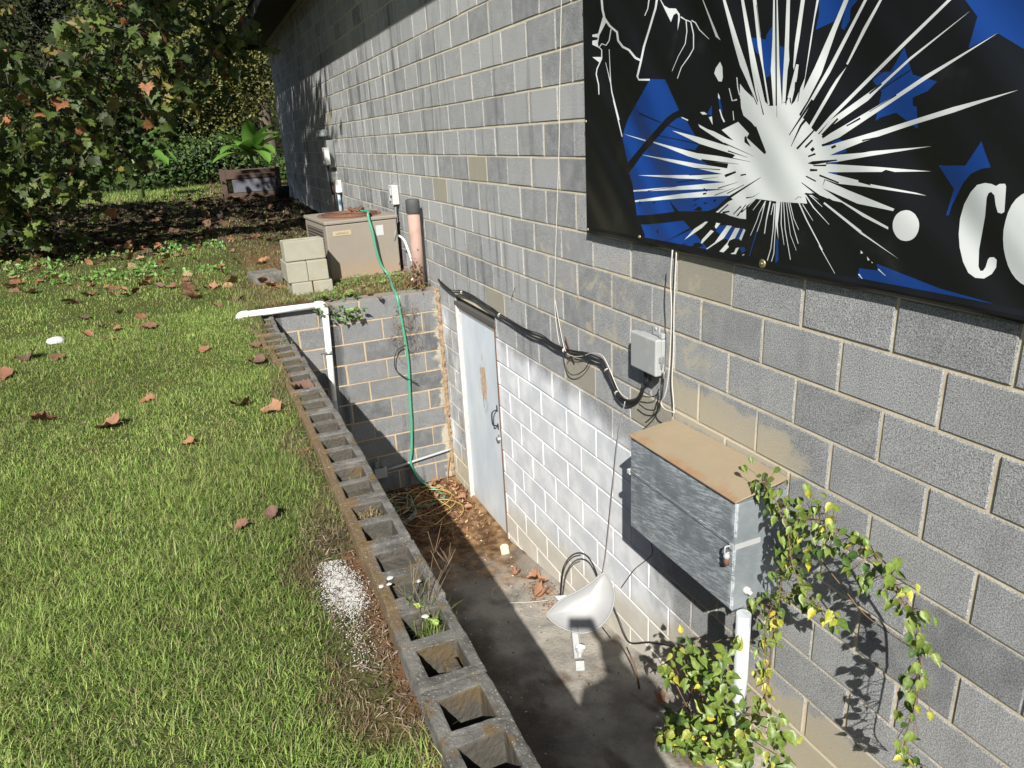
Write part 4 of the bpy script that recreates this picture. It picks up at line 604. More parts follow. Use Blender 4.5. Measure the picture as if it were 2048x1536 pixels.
parts.append(grass(3600, (-.3, 5.5), lambda x: (1.80+0*x, 3.4+.2*x), .06, .0085, pal2, 1.1, lambda x, y: (np.sin(x*4.1+2*np.sin(y*3.3))*np.cos(y*5.2+x) > .25)*1.0))
parts.append(grass(60000, (10.5, 19), lambda x: (.05+0*x, 7.5+0*x), .06, .008, pal, 1.0, keepn))
parts.append(grass(42000, (18.5, 27), lambda x: (-2.5+0*x, 6.0+0*x), .12, .012, pal, 1.0, None))
off = 0; Vs, Qs, Ts, Cs = [], [], [], []
for V, Q, T, C in parts: Vs.append(V); Qs.append(Q+off); Ts.append(T+off); Cs.append(C); off += len(V)
gr = fast_mesh('grass', np.concatenate(Vs), np.concatenate(Ts), M['grass'], np.concatenate(Cs), quads=np.concatenate(Qs))
tag(gr, 'short green grass of the lawn, straw coloured in patches', 'grass', kind='stuff')

# ---------------- leaf templates and clouds ----------------
def rot_mats(n, tilt=None, nrm=None):
    """random rotations; columns are leaf axes. nrm: preferred normals (n,3)"""
    if nrm is None:
        nrm = RNG.normal(size=(n, 3))
    nrm = nrm/np.linalg.norm(nrm, axis=1, keepdims=True)
    a = RNG.normal(size=(n, 3)); a -= nrm*np.sum(a*nrm, 1, keepdims=True); a /= np.linalg.norm(a, axis=1, keepdims=True)
    b_ = np.cross(nrm, a); return np.stack([a, b_, nrm], axis=2)
def cloud(tv, tt, P, S, R_, C):
    P = np.asarray(P, float); n = len(P); tv = np.asarray(tv, float)
    V = np.einsum('nij,kj->nki', R_, tv)*np.asarray(S)[:, None, None]+P[:, None, :]
    k_ = len(tv); T = (np.asarray(tt)[None]+(np.arange(n)*k_)[:, None, None]).reshape(-1, 3)
    return V.reshape(-1, 3), T, np.repeat(C, k_, axis=0)
# sycamore / maple like leaf, unit length along x
half = [(0, 0), (.02, .16), (-.10, .36), (.10, .34), (.16, .52), (.30, .42), (.42, .58), (.50, .34), (.66, .36), (.68, .18), (1.0, 0)]
MAP_V = [(0, 0, 0), (.45, 0, .0)] + [(x, y, .28*abs(y)+.02*math.sin(9*x)) for x, y in half[1:-1]] + [(1.0, 0, -.16)] + [(x, -y, .24*abs(y)-.02*math.sin(9*x)) for x, y in half[1:-1]]
half_r = [(0, 0), (-.02, .2), (-.08, .36), (.12, .40), (.24, .50), (.36, .46), (.46, .52), (.58, .40), (.74, .34), (.84, .20), (1.0, 0)]
RND_V = [(0, 0, 0), (.45, 0, .0)] + [(x, y, .30*abs(y)+.05*math.sin(13*x)) for x, y in half_r[1:-1]] + [(1.0, 0, -.10)] + [(x, -y, .26*abs(y)-.05*math.sin(11*x)) for x, y in half_r[1:-1]]
def _fan():
    nh = len(half)-2; top = list(range(2, 2+nh)); tip = 2+nh; bot = list(range(3+nh, 3+2*nh)); T = []
    ring = [0]+top+[tip]
    for a, b_ in zip(ring, ring[1:]): T.append((1, a, b_))
    ring = [0]+bot+[tip]
    for a, b_ in zip(ring, ring[1:]): T.append((1, b_, a))
    return T
MAP_T = _fan()
# heart shaped vine leaf
HV = [(0, 0, 0), (.5, 0, -.05), (-.05, .14, .05), (.06, .29, .12), (.30, .36, .15), (.58, .27, .10), (.82, .11, .01), (1.12, 0, -.12), (.82, -.11, .01), (.58, -.27, .10), (.30, -.36, .15), (.06, -.29, .12), (-.05, -.14, .05)]
HT = [(1, 0, 2), (1, 2, 3), (1, 3, 4), (1, 4, 5), (1, 5, 6), (1, 6, 7), (1, 7, 8), (1, 8, 9), (1, 9, 10), (1, 10, 11), (1, 11, 12), (1, 12, 0)]
OV = [(0, 0, 0), (.3, .22, .05), (.7, .18, .03), (1, 0, -.05), (.7, -.18, .03), (.3, -.22, .05)]; OT = [(0, 3, 1), (1, 3, 2), (0, 5, 3), (5, 4, 3)]
def leafcols(n, pals, wts):
    i = RNG.choice(len(pals), n, p=np.array(wts)/sum(wts)); return np.array(pals)[i]*RNG.uniform(.75, 1.25, n)[:, None]

# ---------------- sycamore tree on the left ----------------
zl_y = np.array([.8, 1.1, 1.8, 2.4, 3.0, 4.1, 5.0, 7, 12]); zl_z = np.array([2.3, 1.95, 1.45, 1.05, .30, -.35, -.45, -.3, 0])
def low(x, y): return np.interp(y, zl_y, zl_z)+.10*np.maximum(x-9.5, 0)+np.where(y > 3.2, .25*np.maximum(x-10.5, 0), 0)
def syc_pts(n):
    out = []
    while sum(map(len, out)) < n:
        c_ = np.array([12.6, 6.6, 3.6]); r_ = np.array([5.0, 5.9, 5.6]); d_ = RNG.normal(size=(4000, 3)); d_ /= np.linalg.norm(d_, axis=1, keepdims=True)
        rr = RNG.uniform(.62, 1.0, 4000)[:, None]; P = c_+d_*r_*rr
        P[:, 2] = np.maximum(P[:, 2], low(P[:, 0], P[:, 1])+np.abs(RNG.normal(0, .35, 4000)))
        xs_ = P[:, 0]+1.166*(P[:, 2]+.75)          # where its shadow lands on the ground: neither on the near lawn nor on the far one
        m = (xs_ > 10.7) & (xs_ < 19.2) & (P[:, 0] > 6.5) & (P[:, 1] > .75) & (P[:, 2] < 7.5)
        out.append(P[m])
    return np.concatenate(out)[:n]
seeds = syc_pts(430)
# boughs reaching over towards the building: these shade its wall
wx = RNG.uniform(11.0, 18.5, 400); wz = RNG.uniform(-.9, 2.0, 400); wy = RNG.uniform(1.5, 4.6, 400)
bs_ = np.stack([wx-1.975*wy, wy, wz+1.694*wy], 1); bs_ = bs_[(bs_[:, 2]-.57)/(bs_[:, 0]+1.24) > .25]
bs_ = bs_[(RNG.random(len(bs_)) < .75)][:150]; seeds = np.concatenate([seeds, bs_])
front = []; NSEED = len(seeds)
for (y, z, xx, kk) in [(4.3, -.30, 10.1, 3), (4.0, -.42, 10.3, 3), (4.15, .1, 9.8, 3), (3.7, .1, 9.6, 3), (3.4, .25, 9.6, 3), (3.0, .55, 9.3, 3), (2.9, .9, 9.2, 2), (2.5, 1.2, 9.2, 3), (2.2, 1.45, 9.0, 3), (1.9, 1.55, 9.2, 3), (1.6, 1.75, 9.4, 2), (1.3, 2.0, 9.6, 3), (1.1, 2.2, 9.8, 2), (3.2, 1.3, 9, 3), (3.6, 1.0, 9, 3), (2.8, 1.8, 8.6, 3), (3.9, 1.6, 8.6, 3), (4.4, .8, 9.4, 3), (1.9, 2.3, 8.8, 3), (4.6, .3, 9.7, 3), (4.9, -.1, 10, 3), (5.2, -.3, 10.2, 3), (2.3, 2.0, 8.6, 3), (1.5, 2.4, 9.2, 3)]:
    for _ in range(kk): front.append((xx+random.uniform(-.2, .4), y+random.uniform(-.25, .25), z+random.uniform(-.15, .2)))
seeds = np.concatenate([seeds, np.array(front)])
TR = Vector((12.6, 6.9, -.7)); TRUNK = [TR, Vector((12.7, 6.8, 1.0)), Vector((12.5, 6.6, 2.4)), Vector((12.6, 6.6, 4.4)), Vector((12.5, 6.7, 7.2))]
syc = empty('sycamore_tree', TR, 'large tree with lobed green and brown leaves overhanging the lawn at the left', 'tree')
tb = MB(); tb.tube(spline(TRUNK), .26, 12, r2=.06)
ts = spline(TRUNK)
br = tb; LP = []
NODE = np.array([tuple(v) for v in ts])
# each bough tip grows from the nearest wood already there, inner ones first
order = sorted(range(len(seeds)), key=lambda i: float(np.min(np.linalg.norm(np.array(ts)-seeds[i], axis=1))))
for cnt, si in enumerate(order):
    s_ = seeds[si]; S_ = Vector(s_)
    if cnt < 46:
        t_ = min(ts, key=lambda p_: (p_.z-(S_.z+.6))**2+.02*(p_-S_).length); mid = t_.lerp(S_, .55)+Vector((0, 0, .35)); r_a = .035
    else:
        t_ = Vector(NODE[int(np.argmin(np.linalg.norm(NODE-s_, axis=1)+.25*np.maximum(0, s_[2]-NODE[:, 2])))]); mid = t_.lerp(S_, .5)+Vector((random.gauss(0, .05), random.gauss(0, .05), .06*(t_-S_).length)); r_a = .013
    sp = spline([t_, mid, S_], 4); br.tube(sp, r_a, 4, r2=.006); NODE = np.concatenate([NODE, np.array([tuple(v) for v in sp[2:]])])
    nl = 24 if si < NSEED else 15
    # a drooping twig with leaves
    d_ = Vector((random.uniform(-1, .6), random.uniform(-1, 1), -.9)).normalized(); L = random.uniform(.3, .75)
    if si >= NSEED: L = random.uniform(.2, .4)
    tw = [S_, S_+d_*L*.5+Vector((0, 0, .05)), S_+d_*L]; br.tube(tw, .006, 4, r2=.003)
    for q in range(nl):
        LP.append(S_+d_*L*random.random()+Vector((random.gauss(0, .20), random.gauss(0, .20), random.gauss(0, .15))) if si < NSEED else S_+d_*L*random.random()+Vector((random.gauss(0, .11), random.gauss(0, .11), random.gauss(0, .10))))
rel(syc, tb.build('trunk', M['bark'], fix=False))
LP = np.array(LP); n = len(LP)
nr = RNG.normal(size=(n, 3))*.85+np.array([-.45, .15, .6])
cc = leafcols(n, [(.055, .088, .02), (.105, .145, .03), (.03, .048, .012), (.17, .15, .04), (.24, .11, .05)], [.36, .22, .32, .05, .05])
V, T, C = cloud(MAP_V, MAP_T, LP, RNG.uniform(.08, .19, n), rot_mats(n, nrm=nr), cc)
cr = fast_mesh('crown', V, T, M['leaf'], C); rel(syc, cr)

# ---------------- far trees, bushes ----------------
def far_tree(name, label, loc, crown, n, size, pals, wts, cat='tree', group=None, trunk=.18, tmpl=(OV, OT), lean=(0, 0), jit=.32, nb=26):
    base = Vector((loc[0], loc[1], gzf(loc[0], loc[1])-.1)); e = empty(name, base, label, cat, group)
    c_ = Vector(crown[:3]); r_ = np.array(crown[3:6])
    tp = [base, base.lerp(Vector((c_.x, c_.y, c_.z)), .45)+Vector((lean[0], lean[1], 0)), c_, c_+Vector((0, 0, r_[2]*.7))]; ts_ = spline(tp)
    t_ = MB(); t_.tube(ts_, trunk, 8, r2=trunk*.2)
    d_ = RNG.normal(size=(nb, 3)); d_ /= np.linalg.norm(d_, axis=1, keepdims=True); cl = np.array(c_)+d_*r_*RNG.uniform(.35, .95, nb)[:, None]
    for q in cl[::2]:
        Q = Vector(q); a = min(ts_, key=lambda p_: (p_-Q).length); t_.tube(spline([a, a.lerp(Q, .5)+Vector((0, 0, .2)), Q], 3), trunk*.3, 5, r2=trunk*.06)
    rel(e, t_.build('trunk', M['bark'], fix=False))
    ci = RNG.integers(0, nb, n); cs = RNG.uniform(.7, 1.3, nb)
    P = cl[ci]+RNG.normal(size=(n, 3))*(r_*jit*.62)*cs[ci][:, None]
    P[:, 2] = np.maximum(P[:, 2], base.z+.15+RNG.random(n)*.2)
    nr_ = RNG.normal(size=(n, 3))*.7+np.array([-.4, .2, .7])
    V, T, C = cloud(tmpl[0], tmpl[1], P, size*RNG.uniform(.6, 1.3, n), rot_mats(n, nrm=nr_), leafcols(n, pals, wts))
    rel(e, fast_mesh('crown', V, T, M['leaf'], C)); return e
YG = [(.15, .16, .04), (.21, .21, .06), (.11, .12, .03), (.06, .07, .02)]
far_tree('broadleaf_tree', 'yellow green tree in sun just past the far corner of the block building', (25.6, .9), (25.2, .7, 2.9, 1.7, 1.9, 1.9), 22000, .12, YG, [.35, .25, .25, .15], nb=34)
far_tree('broadleaf_tree', 'dark green tree with sparse sunlit leaves behind the hanging sycamore branches', (27.5, 3.6), (27, 3.4, 3.4, 2.0, 1.7, 2.3), 12000, .14, [(.05, .065, .022), (.09, .11, .03), (.025, .035, .014)], [.4, .25, .35], nb=30)
far_tree('broadleaf_tree', 'tall dark tree standing behind the yellow green tree', (32, -1.2), (32, -1.0, 6.0, 3.2, 2.6, 4.0), 15000, .22, [(.035, .045, .016), (.07, .08, .025), (.02, .025, .01)], [.4, .2, .4], trunk=.3, nb=34)
far_tree('broadleaf_tree', 'tall dark tree at the back behind the kudzu thicket, left of the building corner', (33, 4.5), (33, 4.6, 5.5, 3.2, 3.2, 4.5), 15000, .22, [(.03, .04, .015), (.06, .07, .02), (.018, .024, .01)], [.4, .2, .4], trunk=.3, nb=34)
far_tree('broadleaf_tree', 'dark tree mostly hidden behind the sycamore at the far left', (30, 9.5), (30, 9.5, 5.0, 3.5, 3.5, 5.0), 12000, .24, [(.03, .04, .015), (.05, .06, .02), (.018, .024, .01)], [.4, .2, .4], trunk=.3, nb=30)
far_tree('broadleaf_tree', 'dark tree past the building corner, low behind the eave', (30, -5.0), (30, -5, 4.0, 3.0, 3.2, 4.5), 9000, .24, [(.03, .04, .015), (.05, .06, .02), (.018, .024, .01)], [.4, .2, .4], trunk=.3, nb=26)
# kudzu bank: one mass nobody could count
n = 42000; th = RNG.uniform(-4.5, 12, n); xx = 23.6+RNG.uniform(0, 3.2, n)+.4*np.sin(th*1.3); hh = (1.55+.45*np.sin(th*1.1+.6)+.3*np.sin(th*2.7)-.55*sstep(2.2, .2, th))*np.sqrt(np.clip((xx-23.2)/1.6, .05, 1))
P = np.stack([xx, th, gz(xx, th)+hh*RNG.uniform(.0, 1, n)**.5+RNG.normal(0, .08, n)], 1)
nr = RNG.normal(size=(n, 3))*.6+np.array([-.6, .2, .7])
V, T, C = cloud(OV, OT, P, RNG.uniform(.08, .17, n), rot_mats(n, nrm=nr), leafcols(n, [(.04, .085, .018), (.07, .125, .025), (.11, .13, .03), (.018, .035, .010)], [.4, .25, .1, .25]))
tag(fast_mesh('kudzu_thicket', V, T, M['leaf'], C), 'bank of small dark green vine leaves across the back of the lit lawn', 'thicket', kind='stuff')

# banana plants
def banana(loc, label, leaves, s=1.0):
    e = empty('banana_plant', loc, label, 'banana plant', 'banana plants at the back of the yard'); L = Vector(loc)
    st = MB(); st.tube([L, L+Vector((.03, 0, .5*s)), L+Vector((0, .03, .9*s))], .07*s, 8, r2=.035*s); rel(e, st.build('stalk', plain('banana_stalk', (.12, .17, .06), .6)))
    for i, (az, el, ln, dr) in enumerate(leaves):
        m = MB(); base = L+Vector((0, 0, .8*s)); az = math.radians(az); el = math.radians(el); N = 9; rows = []
        p_ = base.copy(); dirh = Vector((math.cos(az), math.sin(az), 0)); sd = Vector((-dirh.y, dirh.x, 0)); e_ = el
        for q in range(N+1):
            t_ = q/N; wd = .17*s*math.sin(math.pi*min(1, t_*.93+.07))**.6*(0.15 if q == 0 else 1)
            up = Vector((-dirh.x*math.sin(e_), -dirh.y*math.sin(e_), math.cos(e_)))
            rows.append([p_+sd*wd+up*wd*.35, p_+sd*wd*.5+up*wd*.2, p_, p_-sd*wd*.5+up*wd*.2, p_-sd*wd+up*wd*.35])
            p_ = p_+(dirh*math.cos(e_)+Vector((0, 0, 1))*math.sin(e_))*(ln*s/N); e_ -= dr/N
        vs = [v for r_ in rows for v in r_]; fs = [(q*5+c_, q*5+c_+1, (q+1)*5+c_+1, (q+1)*5+c_) for q in range(N) for c_ in range(4)]
        m.add(vs, fs, 0, True); o = m.build('leaf', M['banleaf'], fix=False); rel(e, o)
k = NT('banana_leaf'); cb = k.mix(k.noise(2, detail=3), (.09, .21, .035), (.16, .31, .06)); M['banleaf'] = k.done(cb, .4, None, spec=.4, transl=.3)
banana((20.8, .45, -.6), 'bright green banana plant in sun behind the dark wooden planter', [(100, 62, 1.0, 1.2), (160, 50, 1.1, 1.4), (-120, 68, 1.0, .9), (-60, 60, 1.1, 1.2), (-150, 40, 1.0, 1.5), (200, 30, 1.0, 1.6), (60, 45, .9, 1.3), (-95, 25, 1.0, 1.2), (180, 75, 1.0, .8), (140, 35, 1.2, 1.2), (-140, 55, 1.1, 1.1), (120, 15, 1.1, .8), (-80, 45, 1.2, 1.0)], 1.15)
banana((20.2, 3.35, -.60), 'bright green banana leaves catching sun behind the lowest sycamore branches', [(200, 48, .8, 1.3), (250, 30, .9, 1.6), (150, 60, .8, .9), (-60, 30, .8, 1.3), (280, 55, 1.1, 1.1), (220, 20, 1.0, 1.2)], 1.35)

# wooden planter at the far corner
pl = empty('raised_planter', (18.4, .75, -.62), 'dark weathered wooden planter with a pale grey board, against the far corner of the building', 'planter')
for (x, y) in ((18.0, 1.38), (18.0, .12), (18.9, 1.38), (18.9, .12)):
    m = MB(); m.box(x-.05, x+.05, y-.05, y+.05, -.75, .08); rel(pl, m.build('post', M['dark_wood'], bevel=.006))
m = MB()
for i in range(3): m.box(17.96, 17.99, .17, 1.33, -.60+.0, -.47) if i == 0 else m.box(17.96, 17.99, .17, 1.33, -.14+.1*(i-1), -.05+.1*(i-1))
m.box(18.9, 18.93, .17, 1.33, -.6, .05); m.box(18.05, 18.85, 1.36, 1.39, -.6, .05); rel(pl, m.build('side_board', M['dark_wood'], bevel=.003))
m = MB(); m.box(17.985, 18.0, .2, 1.2, -.46, -.15); rel(pl, m.build('front_panel', M['grey_board']))
m = MB(); m.box(18.0, 18.9, .18, 1.32, -.62, -.1); rel(pl, m.build('soil', M['hill']))
m = MB(); m.lathe([(.0, 0), (.12, 0), (.15, .32), (.16, .34), (.145, .34), (.11, .03), (0, .03)], 20, Matrix.Translation((16.6, .2, -.66)))
tag(m.build('plastic_bucket', M['black_plastic']), 'small black bucket on the ground at the foot of the far building corner', 'bucket')

# ---------------- banner ----------------
def _rt(k, p, deg, sc):
    r_ = k.n.new('ShaderNodeMapping'); k.inp(r_.inputs[0], p); r_.inputs['Rotation'].default_value = (0, math.radians(deg), 0); return k.scale(r_.outputs[0], sc)
def glossy(name, c, rough):
    k = NT(name); p = k.pos()
    w = k.noise(1.1, k.scale(p, (1.6, 1, .9)), detail=1, dist=.3); w2 = k.noise(1.0, _rt(k, p, 45, (.5, 1, 3.4)), detail=1); weave = k.noise(500, detail=1)
    nb = k.bump(w, .4, .08); nb = k.bump(w2, .75, .10, nb); nb = k.bump(weave, .08, .001, nb)
    cc_ = k.mix(k.ramp(k.noise(4, detail=6), .6, .8, 0, .06), c, (.25, .27, .28))
    return k.done(cc_, rough, nb, spec=.5)
M['bn_black'] = glossy('banner_black', (.005, .0055, .007), .40); M['bn_blue'] = glossy('banner_blue', (.005, .042, .215), .42); M['bn_white'] = glossy('banner_white', (.62, .66, .66), .38)
ban = empty('vinyl_banner', (1.0, .03, 0), 'black and blue vinyl banner with a white spark burst and large white letters', 'banner')
m = MB(); NX, x0, x1 = 40, 2.458, -2.6
for i in range(NX):
    a, b_ = lerp(x0, x1, i/NX), lerp(x0, x1, (i+1)/NX); hem = lambda xx: .0+.004*math.sin(xx*5)
    prof = lambda xx: [(xx, .0295, 1.9), (xx, .0298, .0355), (xx, .034, .018), (xx, .033, .006+hem(xx)), (xx, .026, -.004+hem(xx)), (xx, .018, .0+hem(xx)), (xx, .016, .03), (xx, .016, 1.9)]
    A, B = prof(a), prof(b_); m.add(A+B, [(q, q+8, q+9, q+1) for q in range(1, 7)], 0, False)
for xe in (x0, x1): m.add(prof(xe), [tuple(range(8))])
rel(ban, m.build('sheet', M['bn_black']))
from mathutils.geometry import delaunay_2d_cdt
_fv, _ff, _fl = [], [], []
def _addpoly(p_, lay):
    q = []
    for a, b_ in p_:
        a = min(max(a, x1+.01), x0-.006); b_ = min(max(b_, .036), 1.88)
        if not q or (abs(a-q[-1][0])+abs(b_-q[-1][1])) > 4e-4: q.append((a, b_))
    if len(q) > 2 and (abs(q[0][0]-q[-1][0])+abs(q[0][1]-q[-1][1])) < 4e-4: q.pop()
    if len(q) < 3: return
    if sum(q[i][0]*q[(i+1) % len(q)][1]-q[(i+1) % len(q)][0]*q[i][1] for i in range(len(q))) < 0: q = q[::-1]
    o = len(_fv); _fv.extend(Vector(v) for v in q); _ff.append(list(range(o, o+len(q)))); _fl.append(lay)
_addpoly([(x0, .035), (x1, .035), (x1, 1.9), (x0, 1.9)], 0)
for i_, (a, b_) in enumerate(((x1, .035), (x0, .035), (x0, 1.9), (x1, 1.9))): _fv[i_] = Vector((a, b_))
for lay, ps in ((1, D['BLUE']), (2, D['WHITE']), (3, D['BLACK'])):
    for p_ in ps: _addpoly(p_, lay)
_v, _e, _f, _ov, _oe, _of = delaunay_2d_cdt(_fv, [], _ff, 1, 1e-5)
m = MB(); m.add([(a.x, .030, a.y) for a in _v], [])
for f_, of in zip(_f, _of):
    lay = max([_fl[i] for i in of] or [0]); m.f.append(list(f_)); m.m.append({0: 0, 1: 1, 2: 2, 3: 0}[lay]); m.s.append(False)
rel(ban, m.build('printed_face', [M['bn_black'], M['bn_blue'], M['bn_white']], fix=False))
for (gx_, gz_) in ((2.44, .02), (1.01, .022), (2.44, .60), (2.44, 1.2), (-.6, .022), (1.9, .035)):
    m = MB(); big = gx_ == 1.01; r_ = .017 if big else .009
    m.lathe([(r_*.35, .004), (r_*.6, .007), (r_, .004), (r_*1.05, 0)], 16, Matrix.Translation((gx_, .034, gz_)) @ Matrix.Rotation(math.radians(-90), 4, 'X')); m.lathe([(0, .010), (r_*.35, .008), (r_*.38, .003)], 10, Matrix.Translation((gx_, .034, gz_)) @ Matrix.Rotation(math.radians(-90), 4, 'X'))
    rel(ban, m.build('grommet', plain('brass', (.25, .22, .12), .45, .2, 60, metal=.6) if 'brassm' not in M else M['brassm']))

# ---------------- galvanised cabinet ----------------
def _rt(k, p, deg, sc):
    r_ = k.n.new('ShaderNodeMapping'); k.inp(r_.inputs[0], p); r_.inputs['Rotation'].default_value = (0, math.radians(deg), 0); return k.scale(r_.outputs[0], sc)
k = NT('scuffed_galvanised'); p = k.pos(); xyz_ = k.xyz(p)
st1 = k.noise(9, _rt(k, p, -9, (1.1, 1.0, 8)), detail=9, rough=.8, dist=.9); st2 = k.noise(30, k.scale(p, (2.6, 1, .5)), detail=6, rough=.7)
base = k.mix(k.noise(14, detail=5), (.14, .165, .185), (.25, .28, .30)); xyz = k.xyz(p)
edge = k.ramp(k.math('ABSOLUTE', k.math('ADD', xyz[2], 1.15)), .06, .25, 0, .08)
st3 = k.noise(22, _rt(k, p, -14, (.5, 1, 5)), detail=8, rough=.8)
wm = k.math('ADD', k.math('MULTIPLY', k.math('MULTIPLY', k.ramp(st1, .40, .60), k.ramp(st3, .43, .56)), k.ramp(k.noise(4.5, detail=5, rough=.6), .32, .54)), k.ramp(st2, .60, .70, 0, .35)); wm = k.math('MULTIPLY', wm, k.ramp(xyz_[1], .255, .262, .10, 1)); wm = k.math('ADD', wm, k.math('MULTIPLY', k.math('MULTIPLY', k.ramp(xyz_[1], .250, .258, .05, 1), k.ramp(k.noise(18, detail=6, rough=.7), .42, .6)), k.math('ADD', k.ramp(k.math('SUBTRACT', xyz_[0], .815), .0, .035, .8, 0), k.ramp(k.math('ADD', xyz_[2], .90), -.045, -.0, 0, .45)))); base = k.mix(k.math('MINIMUM', k.math('ADD', wm, edge), .8), base, (.58, .63, .66))
M['galv'] = k.done(base, .5, k.bump(st1, .15, .002), metal=.25, spec=.5)
k = NT('rusted_lid'); p = k.pos(); xyz = k.xyz(p); nn = k.noise(9, detail=7, rough=.7)
base = k.mix(k.noise(5, detail=5), (.24, .195, .13), (.34, .28, .19)); ru = k.ramp(k.math('ADD', k.math('MULTIPLY', k.ramp(xyz[1], .12, .30), .34), k.math('MULTIPLY', nn, .75)), .56, .82, 0, .75)
base = k.mix(ru, base, (.29, .15, .075)); base = k.mix(k.math('MULTIPLY', k.ramp(k.noise(150, detail=4), .54, .68, 0, .5), k.ramp(k.noise(5, detail=4), .45, .6)), base, (.24, .10, .05)); M['lid'] = k.done(base, .75, k.bump(nn, .1, .002), spec=.3)
CX0, CX1, CD, CT, CB = .815, 1.612, .262, -.872, -1.415
cab = empty('metal_cabinet', (1.21, 0, CB), 'scuffed galvanised metal cabinet with a rusty tan lid, mounted low on the block wall', 'cabinet')
m = MB(); m.box(CX0, CX1, .003, CD, CB, CT-.03); rel(cab, m.build('body', M['galv'], bevel=.003))
m = MB(); m.add([(CX0-.006, .002, CT+.028), (CX1+.006, .002, CT+.010), (CX1+.006, CD+.016, CT-.018), (CX0-.006, CD+.016, CT-.012), (CX0-.006, .002, CT+.022), (CX1+.006, .002, CT+.004), (CX1+.006, CD+.016, CT-.026), (CX0-.006, CD+.016, CT-.020)], [(0,1,2,3),(7,6,5,4),(0,4,5,1),(1,5,6,2),(2,6,7,3),(3,7,4,0)]); rel(cab, m.build('lid', M['lid'], bevel=.002))
m = MB(); m.box(CX0+.004, CX1-.004, CD, CD+.005, -1.405, -1.105); m.box(CX0+.004, CX1-.004, CD, CD+.005, -1.100, CT-.032); m.box(CX0+.004, CX1-.004, CD+.005, CD+.010, -1.098, -1.083); rel(cab, m.build('front_cover', M['galv'], bevel=.0015))
m = MB(); m.box(CX0-.003, CX0, CD-.13, CD+.008, -1.112, -1.088); m.box(CX0-.003, CX0+.02, CD+.006, CD+.013, -1.112, -1.088); m.tube(spline([(CX0+.018, CD+.012, -1.1), (CX0+.018, CD+.035, -1.1), (CX0+.018, CD+.035, -1.13), (CX0+.018, CD+.014, -1.13)]), .004, 6); m.lathe([(0, .012), (.012, .012), (.014, 0), (.012, -.012), (0, -.012)], 12, Matrix.Translation((CX0+.018, CD+.026, -1.145))); rel(cab, m.build('hasp', M['conduit']))
m = MB(); m.lathe([(0, .018), (.011, .018), (.013, .0), (.011, -.018), (0, -.018)], 10, Matrix.Translation((CX0+.018, CD+.026, -1.168))); rel(cab, m.build('padlock', M['rusty']))
m = MB(); m.box(CX1, CX1+.028, CD-.03, CD+.01, -1.115, -1.09); m.box(CX1+.008, CX1+.02, CD-.02, CD-.008, -1.16, -1.115); rel(cab, m.build('latch', M['white_stone'], bevel=.003))
m = MB(); m.lathe([(.016, .0), (.016, .016), (.009, .018), (.009, .034), (0, .034)], 14, Matrix.Translation((CX0, .19, -1.33)) @ Matrix.Rotation(math.radians(-90), 4, 'Y')); rel(cab, m.build('bolt', M['white_stone']))
k = NT('chalky_post'); nn = k.noise(16, k.scale(k.pos(), (1, 1, .3)), detail=6); M['post'] = k.done(k.mix(k.ramp(nn, .5, .7), (.46, .49, .51), (.25, .27, .29)), .5, k.bump(nn, .1, .002))
m = MB(); m.tube([(.735, .245, CB-.002), (.735, .235, -2.45)], .031, 20); 
m.v = [(x+.045, y-.02, z) for x, y, z in m.v]
tag(m.build('metal_post', M['post']), 'round whitish metal post standing under the near corner of the metal cabinet', 'post')

# ---------------- small grey service box ----------------
nid = empty('service_box', (1.70, 0, -.51), 'small square grey plastic service box fixed to the block wall below the banner', 'electrical box')
m = MB(); m.box(1.692, 1.908, .004, .034, -.636, -.458); rel(nid, m.build('case', M['grey_plastic'], bevel=.008))
m = MB(); m.box(1.682, 1.918, .036, .078, -.645, -.450); rel(nid, m.build('cover', M['grey_plastic'], bevel=.009, seg=3))
m = MB(); m.box(1.75, 1.81, .003, .012, -.455, -.405); m.box(1.70, 1.73, .003, .03, -.455, -.43); m.lathe([(0, .005), (.009, .004), (.01, 0)], 10, Matrix.Translation((1.78, .012, -.42)) @ Matrix.Rotation(math.radians(-90), 4, 'X')); rel(nid, m.build('bracket', M['conduit'], bevel=.002))
m = MB(); m.box(1.674, 1.690, .03, .06, -.57, -.54); m.tube([(1.675, .045, -.53), (1.675, .045, -.60)], .006, 8); m.tube([(1.673, .03, -.62), (1.673, .03, -.655)], .008, 8); rel(nid, m.build('latch', M['steel'], bevel=.002))
m = MB(); m.box(1.80, 1.835, .02, .05, -.71, -.637); rel(nid, m.build('cable_gland', M['black_cable'], bevel=.004))

# ---------------- cables on the wall ----------------
def run(name, pts, r, mat, label, cat='cable', group=None, n=6, sm=5, off=(0, 0, 0)):
    m = MB(); m.tube(spline([Vector(p_)+Vector(off) for p_ in pts], sm), r, n); return tag(m.build(name, mat, fix=False), label, cat, group)
bn = empty('cable_bundle', D['BUNDLE'][0], 'thick bundle of black cables strapped along the wall from above the door', 'cable bundle')
for i in range(5):
    pts = [Vector(p_)+Vector((0, .006*math.cos(i*1.9+q*.7)+.004*i*.5, .008*math.sin(i*2.1+q*.55)+.0065*(i-2)*(0.55+.45*math.sin(q*.8)))) for q, p_ in enumerate(D['BUNDLE'])]
    m = MB(); m.tube(spline(pts, 5), .0055 if i < 3 else .0038, 6); rel(bn, m.build('strand', M['black_cable'], fix=False))
for q in (3, 7, 12, 16, 18):
    P_ = Vector(D['BUNDLE'][q]); m = MB(); d_ = (Vector(D['BUNDLE'][q+1])-Vector(D['BUNDLE'][q-1])).normalized(); m.tube([P_-d_*.003+Vector((0, .004, 0)), P_+d_*.003+Vector((0, .004, 0))], .0165, 12); rel(bn, m.build('cable_tie', M['white_wire'], fix=False))
